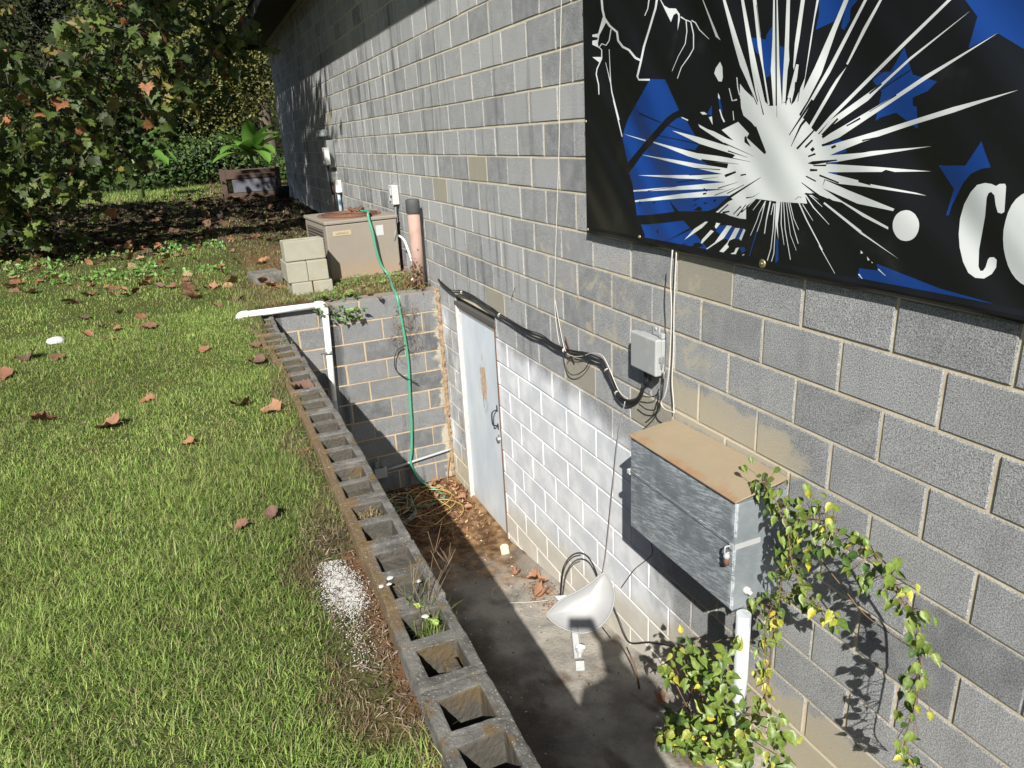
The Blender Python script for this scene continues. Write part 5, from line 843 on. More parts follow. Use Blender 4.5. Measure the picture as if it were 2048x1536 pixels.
run('wall_wire', D['WIRE1'], .0030, M['white_wire'], 'single pale wire hanging straight down the wall left of the banner')
run('wall_wire', D['WIRE1B'], .0028, M['white_wire'], 'pale wire looping down and along the black cable bundle')
run('wall_wire', D['WIRE2'], .0034, M['white_wire'], 'white wire dropping from the banner behind the small grey box, left of its twin')
run('wall_wire', D['WIRE3'], .0036, M['white_wire'], 'white wire from the banner down to the cabinet lid, right of its twin')
run('wall_wire', D['LOOP'], .0032, M['black_cable'], 'thin black wire drooping in a loop under the cable bundle')
run('wall_wire', D['TAIL'], .0038, M['black_cable'], 'loose black wire tail curling down from the small grey box')
run('wall_wire', D['TAIL2'], .0034, M['black_cable'], 'short black wire end lying against the wall right of the bundle bottom')
run('wall_wire', D['TAIL3'], .0030, M['black_cable'], 'short black wire linking the bundle end to the small grey box')
run('wall_wire', D['DROP'], .0032, M['grey_wire'], 'thin grey wire hanging from the cable bundle to the satellite dish')
run('wall_wire', D['UNDER'], .0028, M['black_cable'], 'thin dark wire hanging out below the metal cabinet')
run('wall_wire', D['NAIL'], .003, M['black_cable'], 'small dark wire hook on the wall above the door cables')
m = MB(); m.tube([(2.72, .0, -.80), (2.76, .03, -.84)], .004, 6); m.tube([(2.80, .02, -.70), (2.66, .03, -.82)], .005, 6); tag(m.build('iron_spike', M['rusty']), 'rusty iron spike in the wall holding the cable bundle', 'spike')
for i, (x, z) in enumerate([(1.6, .0), (2.2, -.55), (3.2, -.05), (.3, -.75)]): pass

# ---------------- conduits, boxes on far wall ----------------
eb = empty('outlet_box', (5.58, .79, -2.66), 'grey weatherproof outlet box low on the pit end wall in the shade', 'outlet box')
m = MB(); m.box(5.535, 5.597, .74, .87, -2.735, -2.62); rel(eb, m.build('case', M['grey_plastic'], bevel=.006))
m = MB(); m.box(5.515, 5.533, .75, .80, -2.60, -2.53); m.box(5.515, 5.533, .81, .86, -2.60, -2.535); m.tube([(5.55, .775, -2.62), (5.55, .775, -2.57)], .02, 10); m.tube([(5.55, .835, -2.62), (5.55, .835, -2.57)], .02, 10); rel(eb, m.build('plug_cover', M['grey_plastic2'], bevel=.004))
run('conduit_pipe', [(5.57, .739, -2.672), (5.57, .3, -2.622), (5.57, .02, -2.592)], .013, M['conduit'], 'straight grey conduit slanting across the pit end wall to the outlet box', 'conduit', n=12)
# white pvc
pv = empty('pvc_pipe', (5.55, 1.19, -.85), 'white plastic drain pipe lying over the wall end and dropping down the pit end wall', 'pipe')
m = MB(); m.tube([(5.55, 1.84, -.853), (5.55, 1.19, -.855)], .030, 20); rel(pv, m.build('horizontal_pipe', M['white_pvc']))
m = MB(); m.tube([(5.53, 1.138, -.92), (5.535, 1.18, -2.0)], .030, 20); rel(pv, m.build('downpipe', M['white_pvc']))
m = MB(); m.tube([(5.535, 1.175, -1.80), (5.535, 1.20, -2.9)], .0335, 20); rel(pv, m.build('sleeve', M['grey_plastic']))
m = MB(); m.tube(spline([(5.55, 1.22, -.855), (5.55, 1.165, -.855), (5.54, 1.14, -.879), (5.53, 1.138, -.95)], 5), .036, 20); rel(pv, m.build('elbow', M['white_pvc']))
m = MB(); m.tube(spline([(5.55, 1.81, -.853), (5.55, 1.865, -.855), (5.545, 1.888, -.88), (5.54, 1.89, -.935)], 5), .036, 20); rel(pv, m.build('elbow', M['white_pvc']))
m = MB(); m.tube([(5.533, 1.155, -1.30), (5.533, 1.156, -1.335)], .034, 20); m.box(5.59, 5.598, 1.16, 1.23, -1.335, -1.30); rel(pv, m.build('pipe_strap', M['steel']))

# ---------------- air conditioner ----------------
k = NT('tan_cabinet_paint'); p = k.xyz(k.obj()); nn = k.noise(4, detail=6)
base = k.mix(nn, (.225, .20, .17), (.285, .255, .215)); base = k.mix(k.ramp(k.math('ADD', p[2], k.math('MULTIPLY', k.math('SUBTRACT', nn, .5), .25)), .30, .0, 0, .75), base, (.33, .235, .155))
base = k.mix(k.ramp(k.noise(30, detail=6, rough=.7), .62, .68, 0, .5), base, (.17, .13, .11)); M['acbody'] = k.done(base, .5, k.bump(nn, .05, .002), spec=.4)
k = NT('louvre_shade'); M['acgrille'] = k.done((.09, .08, .07), .7, k.bump(k.ramp(k.math('SINE', k.math('MULTIPLY', k.xyz(k.obj())[2], 190)), -1, 1), .8, .01))
ac = empty('air_conditioner', (7.126, .512, -.865), 'square tan air conditioning unit with a rusty fan grille on top, beside the block wall', 'air conditioner', rot=(0, math.radians(-1.5), math.radians(7)))
m = MB(); hw, hh_ = .40, .615
m.box(-hw, hw, -hw, hw, .02, hh_-.002); o = m.build('cabinet', M['acbody'], ac, bevel=.012)
m = MB(); m.box(-.30, .30, hw+.002, hw+.008, .06, .56); m.build('side_grille', M['acgrille'], ac)
m = MB(); m.box(-hw-.012, hw+.012, -hw-.012, hw+.012, hh_, hh_+.04); m.build('top_panel', M['acbody'], ac, bevel=.012, seg=3)
m = MB()
for q in range(9): m.tube([( (.05+.032*q)*math.cos(a), (.05+.032*q)*math.sin(a), hh_+.052) for a in np.linspace(0, 2*math.pi, 37)], .0035, 5, cap=False)
for q in range(12):
    a = q*math.pi/6; m.tube([(.04*math.cos(a), .04*math.sin(a), hh_+.056), (.325*math.cos(a), .325*math.sin(a), hh_+.046)], .004, 5)
m.lathe([(.33, .0), (.335, .008), (.35, .008), (.355, .0)], 40, Matrix.Translation((0, 0, hh_+.041))); m.build('fan_guard', M['rusty'], ac)
m = MB(); m.lathe([(0, .003), (.32, .0022)], 40, Matrix.Translation((0, 0, hh_+.039))); m.build('fan_opening', plain('rust_dust', (.13, .06, .035), .95, .5, 30), ac)
m = MB(); m.box(-hw-.004, -hw-.0005, .13, .33, .495, .545); bd = m.build('name_plate', plain('brass_plate', (.42, .36, .24), .5, .1, 30), ac)
tc = bpy.data.curves.new('t', 'FONT'); tc.body = 'LENNOX'; tc.size = .036; tc.shear = .25; tc.extrude = .0006; to = bpy.data.objects.new('t', tc); COL.objects.link(to)
bpy.context.view_layer.update(); tm = bpy.data.meshes.new_from_object(to.evaluated_get(bpy.context.evaluated_depsgraph_get())); COL.objects.unlink(to); bpy.data.objects.remove(to)
tm.materials.clear(); tm.materials.append(plain('plate_lettering', (.20, .14, .08), .6))
to = bpy.data.objects.new('lettering', tm); COL.objects.link(to); to.parent = bd; to.matrix_basis = Matrix(((0, 0, -1, -hw-.0048), (-1, 0, 0, .305), (0, 1, 0, .507), (0, 0, 0, 1)))
m = MB(); m.box(-hw-.003, -hw-.0005, -.235, -.15, .45, .56); m.build('paper_label', plain('faded_label', (.45, .47, .47), .7, .1, 50), ac)
m = MB(); m.box(-hw-.03, hw+.03, -hw-.03, hw+.03, -.05, .018); m.build('pad', plain('concrete_pad', (.17, .155, .13), .95, .3), ac, bevel=.01)
m = MB()
for q in range(14):
    a = random.uniform(0, 6.28); rr = random.uniform(.0, .07); m.tube([(7.25+rr*math.cos(a), .40+rr*math.sin(a), -.205), (7.25+.09*math.cos(a+1), .40+.09*math.sin(a+1), -.165+random.uniform(0, .03)), (7.25+.1*math.cos(a+2), .40+.1*math.sin(a+2), -.20)], .009, 5)
tag(m.build('rusty_fitting', M['rusty']), 'rusty clump of fittings lying on the fan grille of the air conditioner', 'debris')
run('garden_hose', [(7.22, .36, -.19), (7.05, .33, -.185), (6.88, .33, -.185), (6.76, .355, -.17), (6.68, .39, -.175), (6.655, .392, -.24)]+[(x-.012, y, z) for x, y, z in D['HOSE_AC'][1:4]]+[(6.55, .27, -.84), (6.2, .33, -.845), (5.85, .40, -.845), (5.68, .425, -.85), (5.575, .43, -.90)]+[(x, y, z) for x, y, z in D['HOSE_W'][1:9]]+[(5.50, .40, -2.86), (5.38, .30, -2.915), (5.2, .25, -2.93), (5.1, .4, -2.93), (5.15, .65, -2.93), (5.3, .9, -2.93)], .0135, M['green_hose'], 'green garden hose running from the air conditioner top down into the sunken entry', 'hose', n=10)
# weatherproof boxes on the wall behind the AC
dc = empty('disconnect_box', (6.86, 0, -.02), 'small pale grey switch box on the wall just behind the air conditioner', 'electrical box')
m = MB(); m.box(6.79, 6.95, .003, .075, -.12, .085); rel(dc, m.build('case', M['white_stone'], bevel=.006)); m = MB(); m.box(6.80, 6.84, .076, .10, -.02, .06); m.box(6.86, 6.90, .076, .095, -.08, -.02); rel(dc, m.build('cover', M['conduit'], bevel=.004))
run('flexible_conduit', [(6.84, .04, -.12), (6.82, .06, -.3), (6.76, .10, -.45), (6.82, .14, -.6)], .014, M['grey_plastic2'], 'dark flexible conduit from the small switch box down behind the air conditioner', 'conduit', n=8)
run('refrigerant_pipe', [(6.5, .12, -.42), (6.35, .11, -.45), (6.25, .10, -.55), (6.12, .10, -.68), (6.02, .13, -.80), (6.12, .18, -.86)], .012, M['white_pvc'], 'bent white insulated pipe looping between the air conditioner and the pink standpipe', 'pipe', n=8)
me_ = empty('meter_box', (10.6, 0, .4), 'tall grey meter box on the wall at the edge of the tree shadow', 'meter box')
m = MB(); m.box(10.42, 10.78, .003, .11, .20, .60); rel(me_, m.build('case', M['grey_plastic2'], bevel=.008)); m = MB(); m.lathe([(0, .10), (.07, .09), (.08, .0)], 18, Matrix.Translation((10.6, .112, .66)) @ Matrix.Rotation(0, 4, 'X')); rel(me_, m.build('dome', M['grey_plastic2']))
w1 = empty('utility_box', (10.35, 0, .38), 'white plastic box with a dark slot beside the grey meter box', 'electrical box'); m = MB(); m.box(10.22, 10.42, .113, .19, .25, .50); rel(w1, m.build('case', M['white_pvc'], bevel=.02)); m = MB(); m.box(10.29, 10.35, .191, .196, .31, .44); rel(w1, m.build('slot', M['black_plastic']))
m = MB(); m.box(10.42, 10.85, .003, .09, -.02, .14); tag(m.build('utility_box', M['white_pvc'], bevel=.01), 'white rectangular box below the grey meter box', 'electrical box')
m = MB(); m.box(10.2, 10.36, .003, .09, -.16, .02); tag(m.build('utility_box', M['white_pvc'], bevel=.01), 'smaller white box, lowest of the group under the meter box', 'electrical box')
run('conduit_pipe', [(10.27, .05, -.16), (10.27, .05, -.6)], .025, plain('blue_grey_pipe', (.30, .40, .48), .5), 'pale blue grey conduit below the lowest white utility box', 'conduit', n=8)
run('conduit_pipe', [(10.7, .05, -.02), (10.68, .05, -.3), (10.7, .05, -.6)], .012, M['rusty'], 'thin reddish pipe running down from the meter boxes', 'pipe', n=6)
run('conduit_pipe', [(10.5, .12, .22), (10.45, .12, .0), (10.5, .10, -.2)], .014, M['black_cable'], 'black cable hanging in front of the white utility boxes', 'cable', n=6)
# standpipe
sp_ = empty('standpipe', (5.87, .12, -.87), 'faded pink plastic standpipe with a black rubber cap at the corner of the sunken entry', 'pipe')
m = MB(); m.tube([(5.87, .115, -.95), (5.84, .118, -.12)], .060, 24); rel(sp_, m.build('pipe', M['pink_pvc']))
m = MB(); m.lathe([(.066, -.135), (.069, -.13), (.069, -.02), (.064, .0), (.054, .0), (.05, -.05), (0, -.06)], 24, Matrix.Translation((5.838, .118, .0))); rel(sp_, m.build('rubber_cap', M['rubber']))

# ---------------- loose concrete blocks ----------------
k = NT('loose_block'); nn = k.noise(10, detail=5); base = k.mix(nn, (.25, .245, .195), (.34, .33, .27)); base = k.mix(k.ramp(k.noise(3.5, detail=3), .55, .7, 0, .6), base, (.30, .25, .16))
M['lblock'] = k.done(base, .95, k.bump(k.noise(180, detail=3), .6, .004), spec=.15)
def loose(loc, dims, label, rz=0, cores=False, mat='lblock'):
    m = MB(); L, w, h_ = dims
    if cores:
        e = .035; xs = [0, e, w-e, w]; m.box(-w/2, -w/2+e, -L/2, L/2, 0, h_); m.box(w/2-e, w/2, -L/2, L/2, 0, h_)
        for a, b_ in ((-L/2, -L/2+e), (-.018, .018), (L/2-e, L/2)): m.box(-w/2+e+.0005, w/2-e-.0005, a, b_, 0, h_-.002)
        m.box(-w/2+e+.0005, w/2-e-.0005, -L/2+e, L/2-e, .002, h_-.13)
    else: m.box(-w/2, w/2, -L/2, L/2, 0, h_)
    o = m.build('concrete_block', M[mat], bevel=.008); o.location = loc; o.rotation_euler = (0, 0, math.radians(rz)); return tag(o, label, 'concrete block', 'loose concrete blocks by the air conditioner')
loose((6.38, 1.155, -.536), (.40, .20, .20), 'concrete block with two hollow cores lying on top of the small stack', 3, True)
loose((6.42, 1.265, -.742), (.20, .40, .20), 'stained block in the middle row of the stack, on the left', 2)
loose((6.42, 1.052, -.742), (.20, .40, .20), 'grey block in the middle row of the stack, next to the air conditioner', -1)
loose((6.40, 1.235, -.945), (.20, .40, .20), 'half sunk block at the bottom of the stack, on the left', 1)
loose((6.40, 1.02, -.945), (.19, .40, .20), 'half sunk block at the bottom of the stack, nearest the air conditioner', -2)
loose((7.3, 1.50, -.90), (.32, .30, .14), 'dark flat block lying in the grass behind the stack', 8, False, 'ret')

# ---------------- satellite dish ----------------
k = NT('dish_paint'); M['dish'] = k.done(k.mix(k.noise(12, detail=4), (.24, .245, .25), (.29, .295, .30)), .45, k.bump(k.noise(80), .05, .001))
dish = empty('satellite_dish', (2.2, .25, -2.62), 'light grey satellite dish lying on the pit floor against the painted wall', 'satellite dish')
O = [Vector(p_) for p_ in D['DISHO']]; N_ = Vector(D['DISHN']).normalized(); cen = sum(O, Vector())/len(O)
m = MB(); rings = [1.0, .97, .90, .75, .55, .3]; dep = [0, .004, .010, .020, .028, .033]; vs = []; n = len(O)
Os = [p_ for p_ in spline(O+[O[0]], 3)][:-1]; n = len(Os)
for r_, dp in zip(rings, dep): vs += [cen+(p_-cen)*r_-N_*dp for p_ in Os]
vs.append(cen-N_*.034); K = len(rings)
fs = [(i*n+k_, i*n+(k_+1) % n, (i+1)*n+(k_+1) % n, (i+1)*n+k_) for i in range(K-1) for k_ in range(n)]+[((K-1)*n+k_, (K-1)*n+(k_+1) % n, K*n) for k_ in range(n)]
m.add(vs, fs, 0, True); vb = [v-N_*.004 for v in vs]; m.add(vb, [f_[::-1] for f_ in fs], 0, True)
rel(dish, m.build('reflector', M['dish'], fix=False))
m = MB(); m.tube([p_-N_*.002 for p_ in Os]+[Os[0]-N_*.002], .0055, 6, cap=False); rel(dish, m.build('rim', M['dish'], fix=False))
for q, p_ in enumerate(D['DISHB']):
    P_ = Vector(p_)-N_*.026; m = MB(); Mx = Matrix.Translation(P_) @ N_.to_track_quat('Z', 'Y').to_matrix().to_4x4(); m.lathe([(0, .004), (.005, .003), (.0065, 0)], 10, Mx); rel(dish, m.build('bolt', M['white_stone'] if q < 2 else M['rusty']))
A = [Vector(p_) for p_ in D['ARM']]
m = MB()
dirA = (A[2]-A[0]).normalized(); sd = dirA.cross(Vector((0, 0, 1))).normalized(); upv = sd.cross(dirA)
Mx = Matrix((( sd.x, upv.x, dirA.x, A[0].x), (sd.y, upv.y, dirA.y, A[0].y), (sd.z, upv.z, dirA.z, A[0].z), (0, 0, 0, 1)))
La = (A[2]-A[0]).length; m.box(-.024, .024, -.022, -.018, -.03, La, 0, Mx); m.box(-.024, -.020, -.018, .014, -.03, La, 0, Mx); m.box(.020, .024, -.018, .014, -.03, La, 0, Mx); rel(dish, m.build('feed_arm', M['dish'], bevel=.002))
B = [Vector(p_) for p_ in D['LNB']]; ax = (B[2]-B[0]).normalized(); Mx = Matrix.Translation(B[0]) @ ax.to_track_quat('Z', 'Y').to_matrix().to_4x4()
m = MB(); m.lathe([(0, -.004), (.028, -.002), (.033, .004), (.033, .018), (.030, .020)], 20, Mx, 0); rel(dish, m.build('feed_cap', M['white_pvc']))
m = MB(); m.lathe([(.030, .020), (.030, .030), (.022, .045), (.013, .055), (.013, .075), (0, .075)], 20, Mx, 0); 
Mb = Matrix.Translation(B[3]+Vector((0, 0, .012))) @ Matrix.Rotation(math.radians(-24), 4, 'Z') @ Matrix.Rotation(math.radians(-35), 4, 'Y'); m.box(-.03, .03, -.028, .028, -.022, .022, 0, Mb); rel(dish, m.build('feed_horn', M['grey_plastic'], bevel=.004))
m = MB(); Q = [Vector(p_)-N_*.06 for p_ in D['MOUNT']]; m.add([q for q in Q]+[q-N_*.025 for q in Q], [(0,1,2,3),(7,6,5,4),(0,4,5,1),(1,5,6,2),(2,6,7,3),(3,7,4,0)]); m.tube([Q[1]+Vector((0,0,-.02)), Vector((2.62, .30, -2.66))], .018, 10); rel(dish, m.build('mount_bracket', M['dish'], bevel=.002))
run('dish_cable', D['DCAB'], .0055, M['black_cable'], 'black cable arching up from the back of the satellite dish to the wall', group='cables of the satellite dish')
run('dish_cable', [(x-.006, y, z-.012) for x, y, z in D['DCAB']][:5], .0045, M['black_cable'], 'second black cable arching close beside the first behind the dish', group='cables of the satellite dish')
run('dish_cable', D['DCAB2'], .0055, M['black_cable'], 'black cable running right from the satellite dish along the foot of the wall', group='cables of the satellite dish')
run('dish_cable', D['DCAB3'], .0045, M['black_cable'], 'dark cable looping across the pit floor in front of the dish')
run('string', D['STRING'], .0022, M['white_wire'], 'thin pale string curled on the pit floor left of the dish', 'string')
cup = MB(); Mx = Matrix.Translation(Vector((3.86, .13, fz(3.86)+.034))) @ Matrix.Rotation(math.radians(78), 4, 'Y') @ Matrix.Rotation(math.radians(15), 4, 'X')
cup.lathe([(0, -.04), (.034, -.04), (.037, -.034), (.037, .03), (.04, .032), (.04, .042), (.034, .042), (.032, -.03), (0, -.03)], 24, Mx)
tag(cup.build('drain_cup', M['cream']), 'cream plastic pipe cap lying on the floor by the near corner of the door', 'pipe cap')

# ---------------- things on the pit floor near the door ----------------
random.seed(21)
def coil(label, mat, r, c_, R_, nl, wob, name='cord', flat=.02, off=0, k0=0):
    pts = []
    for q in range(int(nl*12)):
        a = q*2*math.pi/12+k0; rr = R_*(1+wob*math.sin(q*.71+k0)+.25*wob*random.uniform(-1, 1))
        x = c_[0]+rr*1.1*math.cos(a)+.06*math.sin(q*.23); y = c_[1]+rr*math.sin(a)+.05*math.cos(q*.31); y = min(max(y, .05), 1.48); x = min(x, 5.52)
        pts.append((x, y, fz(x)+.045+off+abs(flat*math.sin(q*.9+k0))))
    return run(name, pts, r, mat, label, 'cord', n=6, sm=4)
coil('yellow extension cord lying in loose tangled loops on the floor by the door', M['yellow_cord'], .0045, (5.0, .52), .26, 4.2, .5, k0=.3)
coil('faded green hose coiled on the floor below the pit end wall', M['faded_hose'], .009, (5.1, .85), .24, 3.3, .2, 'hose_coil', k0=1.2)
coil('thin brown cord tangled over the yellow cord', plain('brown_cord', (.18, .10, .05), .7), .0035, (4.75, .6), .22, 3.2, .6, off=.02, k0=2.2)
coil('thin dark cord looped on the floor nearest the retaining wall', M['black_cable'], .004, (4.6, .75), .17, 2.4, .3, k0=4)
run('extension_cord', [(5.62, .05, -.84)]+D['YEL']+[(5.4, .2, -2.93)], .0055, plain('ochre_cord', (.40, .22, .06), .6), 'ochre extension cord hanging down the corner beside the door', 'cord')
# loose debris: small chips, leaf crumbs
def litter(name, label, n, xr, yr, zf, size, pals, wts, tmpl=(OV, OT), flat=.5, kind='stuff', mask=None):
    x = RNG.uniform(*xr, n); y = RNG.uniform(*yr, n)
    if mask is not None: kk = mask(x, y); x = x[kk]; y = y[kk]
    n = len(x); z = np.array([zf(a, b_) for a, b_ in zip(x, y)])+.008+RNG.random(n)*.012
    nr = RNG.normal(size=(n, 3))*flat+np.array([0, 0, 1]); V, T, C = cloud(tmpl[0], tmpl[1], np.stack([x, y, z], 1), size*RNG.uniform(.4, 1.3, n), rot_mats(n, nrm=nr), leafcols(n, pals, wts))
    return tag(fast_mesh(name, V, T, M['dryleaf'], C), label, 'litter', kind=kind)
BR = [(.22, .10, .05), (.30, .16, .08), (.14, .075, .045), (.36, .25, .14)]
litter('leaf_litter', 'brown leaf crumbs and bark heaped by the door', 2600, (4.15, 5.55), (.03, 1.2), lambda a, b_: fz(a)+.03*max(0, (a-4.6)), .05, BR, [.3, .3, .25, .15], flat=.8, mask=lambda x, y: RNG.random(len(x)) < np.clip((x-4.0)*1.0-.25*y, .05, 1))
litter('floor_chips', 'small pale chips and crumbs scattered on the pit floor', 420, (1.3, 4.4), (.03, 1.0), lambda a, b_: fz(a), .016, [(.5, .46, .38), (.3, .2, .12), (.16, .1, .06)], [.4, .3, .3], flat=.4)
litter('leaf_litter', 'dry leaf scraps gathered at the foot of the wall by the dish', 500, (2.45, 3.2), (.04, .28), lambda a, b_: fz(a), .022, BR, [.3, .4, .2, .1], flat=.6)
litter('leaf_litter', 'brown fallen leaves scattered over the shaded ground under the sycamore', 3000, (9.8, 20), (.1, 9), gzf, .13, [(.075, .05, .035), (.12, .07, .045), (.04, .03, .022)], [.4, .3, .3], (RND_V, MAP_T), .35, mask=lambda x, y: RNG.random(len(x)) < np.clip((x-9.6)*.7, 0, 1))
litter('leaf_litter', 'thin band of brown leaves in the sunlit grass before the tree shade', 300, (7.0, 10.8), (1.2, 6.2), lambda a, b_: gzf(a, b_)+.02, .10, BR, [.3, .3, .25, .15], (RND_V, MAP_T), .7, mask=lambda x, y: RNG.random(len(x)) < np.clip((x-7.0)*.28, .08, 1))
litter('soil_crumbs', 'dead grass stalks and crumbs on the bare strip along the retaining wall', 2200, (.3, 3.2), (1.725, 1.93), lambda a, b_: gzf(a, b_)+.01, .030, [(.22, .16, .13), (.30, .24, .18), (.15, .10, .08)], [.4, .3, .3], (OV*np.array([1, .22, 1]) if False else [(a, b_*.22, c_) for a, b_, c_ in OV], OT), .55, mask=lambda x, y: RNG.random(len(x)) < np.where(x < 1.6, np.clip((1.93-y)*9, 0, 1)*np.clip((x-.15)*4, 0, 1), np.clip((1.78-y)*9, 0, 1)))
def curled(L, seed, curl):
    rr = random.Random(seed); vs = []
    for (x, y, z) in RND_V:
        x2 = x-.4; vs.append((x2*L*(1-.12*curl), y*L*(1-.25*curl), L*(curl*(1.5*y*y+.8*x2*x2)+rr.uniform(-.05, .05)*1.5+z*.5)))
    return vs
dl = []
palL = [(.30, .145, .085), (.25, .12, .075), (.17, .10, .075), (.33, .18, .11), (.20, .11, .07)]
DM = []
for q, c_ in enumerate(palL):
    k = NT('dead_leaf'); nn = k.noise(18, k.obj(), detail=6, rough=.7); vein = k.noise(30, k.scale(k.obj(), (1, 4, 1)), detail=3)
    b_ = k.mix(nn, tuple(v*.55 for v in c_), tuple(min(1, v*1.35) for v in c_)); DM.append(k.done(b_, .7, k.bump(vein, .6, .006), spec=.3, transl=.12))
def dead_leaf(x, y, z, L, seed, label, curl=None, group='fallen brown leaves on the lawn'):
    rr = random.Random(seed); m = MB(); m.add(curled(L, seed, rr.uniform(.25, .9) if curl is None else curl), MAP_T, 0, True)
    d_ = Vector((-.4*L, 0, 0)); m.tube([(-.4*L, 0, .02*L), (-.65*L, .03*L, .06*L), (-.85*L, .10*L, .03*L)], .0018, 4)
    o = m.build('dead_leaf', DM[seed % 5], fix=False); o.location = (x, y, z+.002); o.rotation_euler = (rr.uniform(-.35, .35), rr.uniform(-.35, .35), rr.uniform(0, 6.28)); return tag(o, label, 'dead leaf', group)
LL = {0: 'orange brown leaf lying flat at the left, above the dark curled leaf', 1: 'large dark curled leaf lying in the open lawn, left of centre', 2: 'small leaf standing on edge in the lawn', 3: 'reddish brown leaf in the lower lawn nearest the retaining wall', 4: 'dull brown leaf just left of the lowest reddish leaf', 5: 'pinkish brown folded leaf in mid lawn, left of the one by the wall', 6: 'flat orange leaf on the grass touching the retaining wall', 7: 'pale leaf sunk in the grass in mid lawn', 8: 'pair of dark leaves heaped at the left of the lawn', 9: 'brown leaf right of the heaped pair', 10: 'leaf at the far left edge of the lawn', 11: 'big dark crumpled leaf in the upper lawn', 13: 'brown leaf beside the retaining wall near the white pipe', 40: 'dark leaf caught between the grass and the retaining wall'}
for q, (x, y, z, s_) in enumerate(D['LAWNLEAF']):
    dist = (Vector((x, y, z))-CAM_M.translation).length; L = max(.07, min(.20, s_*dist/1444*1.05))
    dead_leaf(x, y, gzf(x, y)+.014, L, q*7+1, LL.get(q, 'small curled brown leaf in the upper lawn grass'), .6 if s_ > 40 else None)
for q, (x, y, z) in enumerate(D['FLLEAF']):
    dead_leaf(x, max(.06, y), fz(x)+.01, [.10, .14, .10, .15, .12, .06, .12, .1, .12, .1, .09][q], q*5+3, ['small dry leaf alone on the pit floor', 'orange brown leaf in the pair behind the dish', 'crumpled leaf next to the orange pair behind the dish', 'large orange leaf just left of the dish', 'torn orange leaf left of the dish', 'small leaf tip against the dish', 'brown leaf leaning on the pit end wall', 'brown leaf heaped below the end wall', 'dry leaf near the door threshold', 'dry leaf beside the cord tangle', 'orange leaf on the floor under the shrub'][q], 1.5, 'dry leaves on the pit floor')
dead_leaf(3.32, 1.64, -.935, .16, 12, 'dark red leaf lying in a core of the retaining wall', .9, 'leaves on the retaining wall')
# white scraps
m = MB(); 
for (x, y, r_) in ((5.6, 3.33, .045),):
    vs = []; 
    for i in range(4):
        for q in range(10): a = q*.628; rr = r_*[1, 1.05, .8, .3][i]*(1+.15*math.sin(q*2.1+i)); vs.append((x+rr*math.cos(a), y+1.5*rr*math.sin(a), gzf(x, y)+.02+[0, .02, .04, .05][i]))
    m.add(vs, [(i*10+q, i*10+(q+1) % 10, (i+1)*10+(q+1) % 10, (i+1)*10+q) for i in range(3) for q in range(10)]+[tuple(range(30, 40))], 0, True)
tag(m.build('white_stone', M['white_stone']), 'lone white stone in the grass at the left', 'stone')
PW = MB(); random.seed(5)
for q in range(6500):
    t_ = random.random() if random.random() < .3 else min(1, max(0, random.gauss(.72, .13))); x = lerp(.62, 1.26, t_); y = 1.83-.02*math.sin(3*t_)+random.gauss(0, .030)*(1.2-.9*abs(t_-.6)); s_ = random.uniform(.0012, .0030); z = gzf(x, y)+.006+random.uniform(0, .010)
    if t_ < .5 and random.random() < .9-t_: continue
    a = random.random()*6; PW.add([(x+s_*math.cos(a+w_), y+s_*math.sin(a+w_), z) for w_ in (0, 1.3, 2.5, 3.9, 5.1)]+[(x, y, z+s_*.7)], [(0, 1, 5), (1, 2, 5), (2, 3, 5), (3, 4, 5), (4, 0, 5)])
tag(PW.build('white_powder', M['white_stone'], fix=False), 'spilled white powder on the dead grass beside the retaining wall', 'powder', kind='stuff')
for q, (x, y, r_) in enumerate(((.93, 1.70, .011), (.965, 1.66, .013), (.93, 1.672, .009), (.9, 1.575, .010), (.70, 1.61, .012))):
    m = MB(); m.add([(x+r_*(1+.2*math.sin(i*2.3+q))*math.cos(i*.785), y+r_*(1+.2*math.cos(i*1.7+q))*math.sin(i*.785), ZT+.004) for i in range(8)]+[(x, y, ZT+.010)], [(i, (i+1) % 8, 8) for i in range(8)], 0, True)
    tag(m.build('white_scrap', M['white_stone'], fix=False), ['white paint fleck nearest the grass on the retaining wall top', 'largest white fleck in the middle of the retaining wall top', 'small white fleck between two others on the wall top', 'white fleck at the pit side of the retaining wall top', 'white petal-like scrap in the weedy core'][q], 'white fleck', 'white flecks on the retaining wall')

# ---------------- weeds in the cores, ivy, dead twigs ----------------
def tuft(name, label, spots, cols, cat='weed', group=None):
    e = empty(name, (spots[0][0], spots[0][1], spots[0][2]), label, cat, group); m = MB(); st = []
    for (x, y, z, nb_, L, sp2, w_) in spots:
        for q in range(nb_):
            a = random.uniform(0, 6.28); l = L*random.uniform(.4, 1.1); o = sp2*random.uniform(.2, 1); dx, dy = math.cos(a), math.sin(a); bx, by = x+random.gauss(0, .022), y+random.gauss(0, .022)
            pts = [(bx, by, z), (bx+dx*o*l*.45, by+dy*o*l*.45, z+l*.6), (bx+dx*o*l, by+dy*o*l, z+l*(.95-.3*o))]; sx, sy = -dy*w_/2, dx*w_/2
            m.add([(pts[0][0]-sx, pts[0][1]-sy, pts[0][2]), (pts[0][0]+sx, pts[0][1]+sy, pts[0][2]), (pts[1][0]+sx, pts[1][1]+sy, pts[1][2]), (pts[1][0]-sx, pts[1][1]-sy, pts[1][2]), pts[2]], [(0, 1, 2, 3), (3, 2, 4)]); st += [random.choice(cols)]*5
    o = m.build('blades', M['grass'], fix=False); ca = o.data.color_attributes.new('Col', 'FLOAT_COLOR', 'POINT'); ar = np.ones((len(st), 4), np.float32); ar[:, :3] = np.array(st); ca.data.foreach_set('color', ar.ravel()); rel(e, o); return e
GR = [(.10, .17, .035), (.16, .22, .06), (.24, .24, .10)]; DR = [(.34, .27, .16), (.26, .19, .11), (.2, .17, .08)]
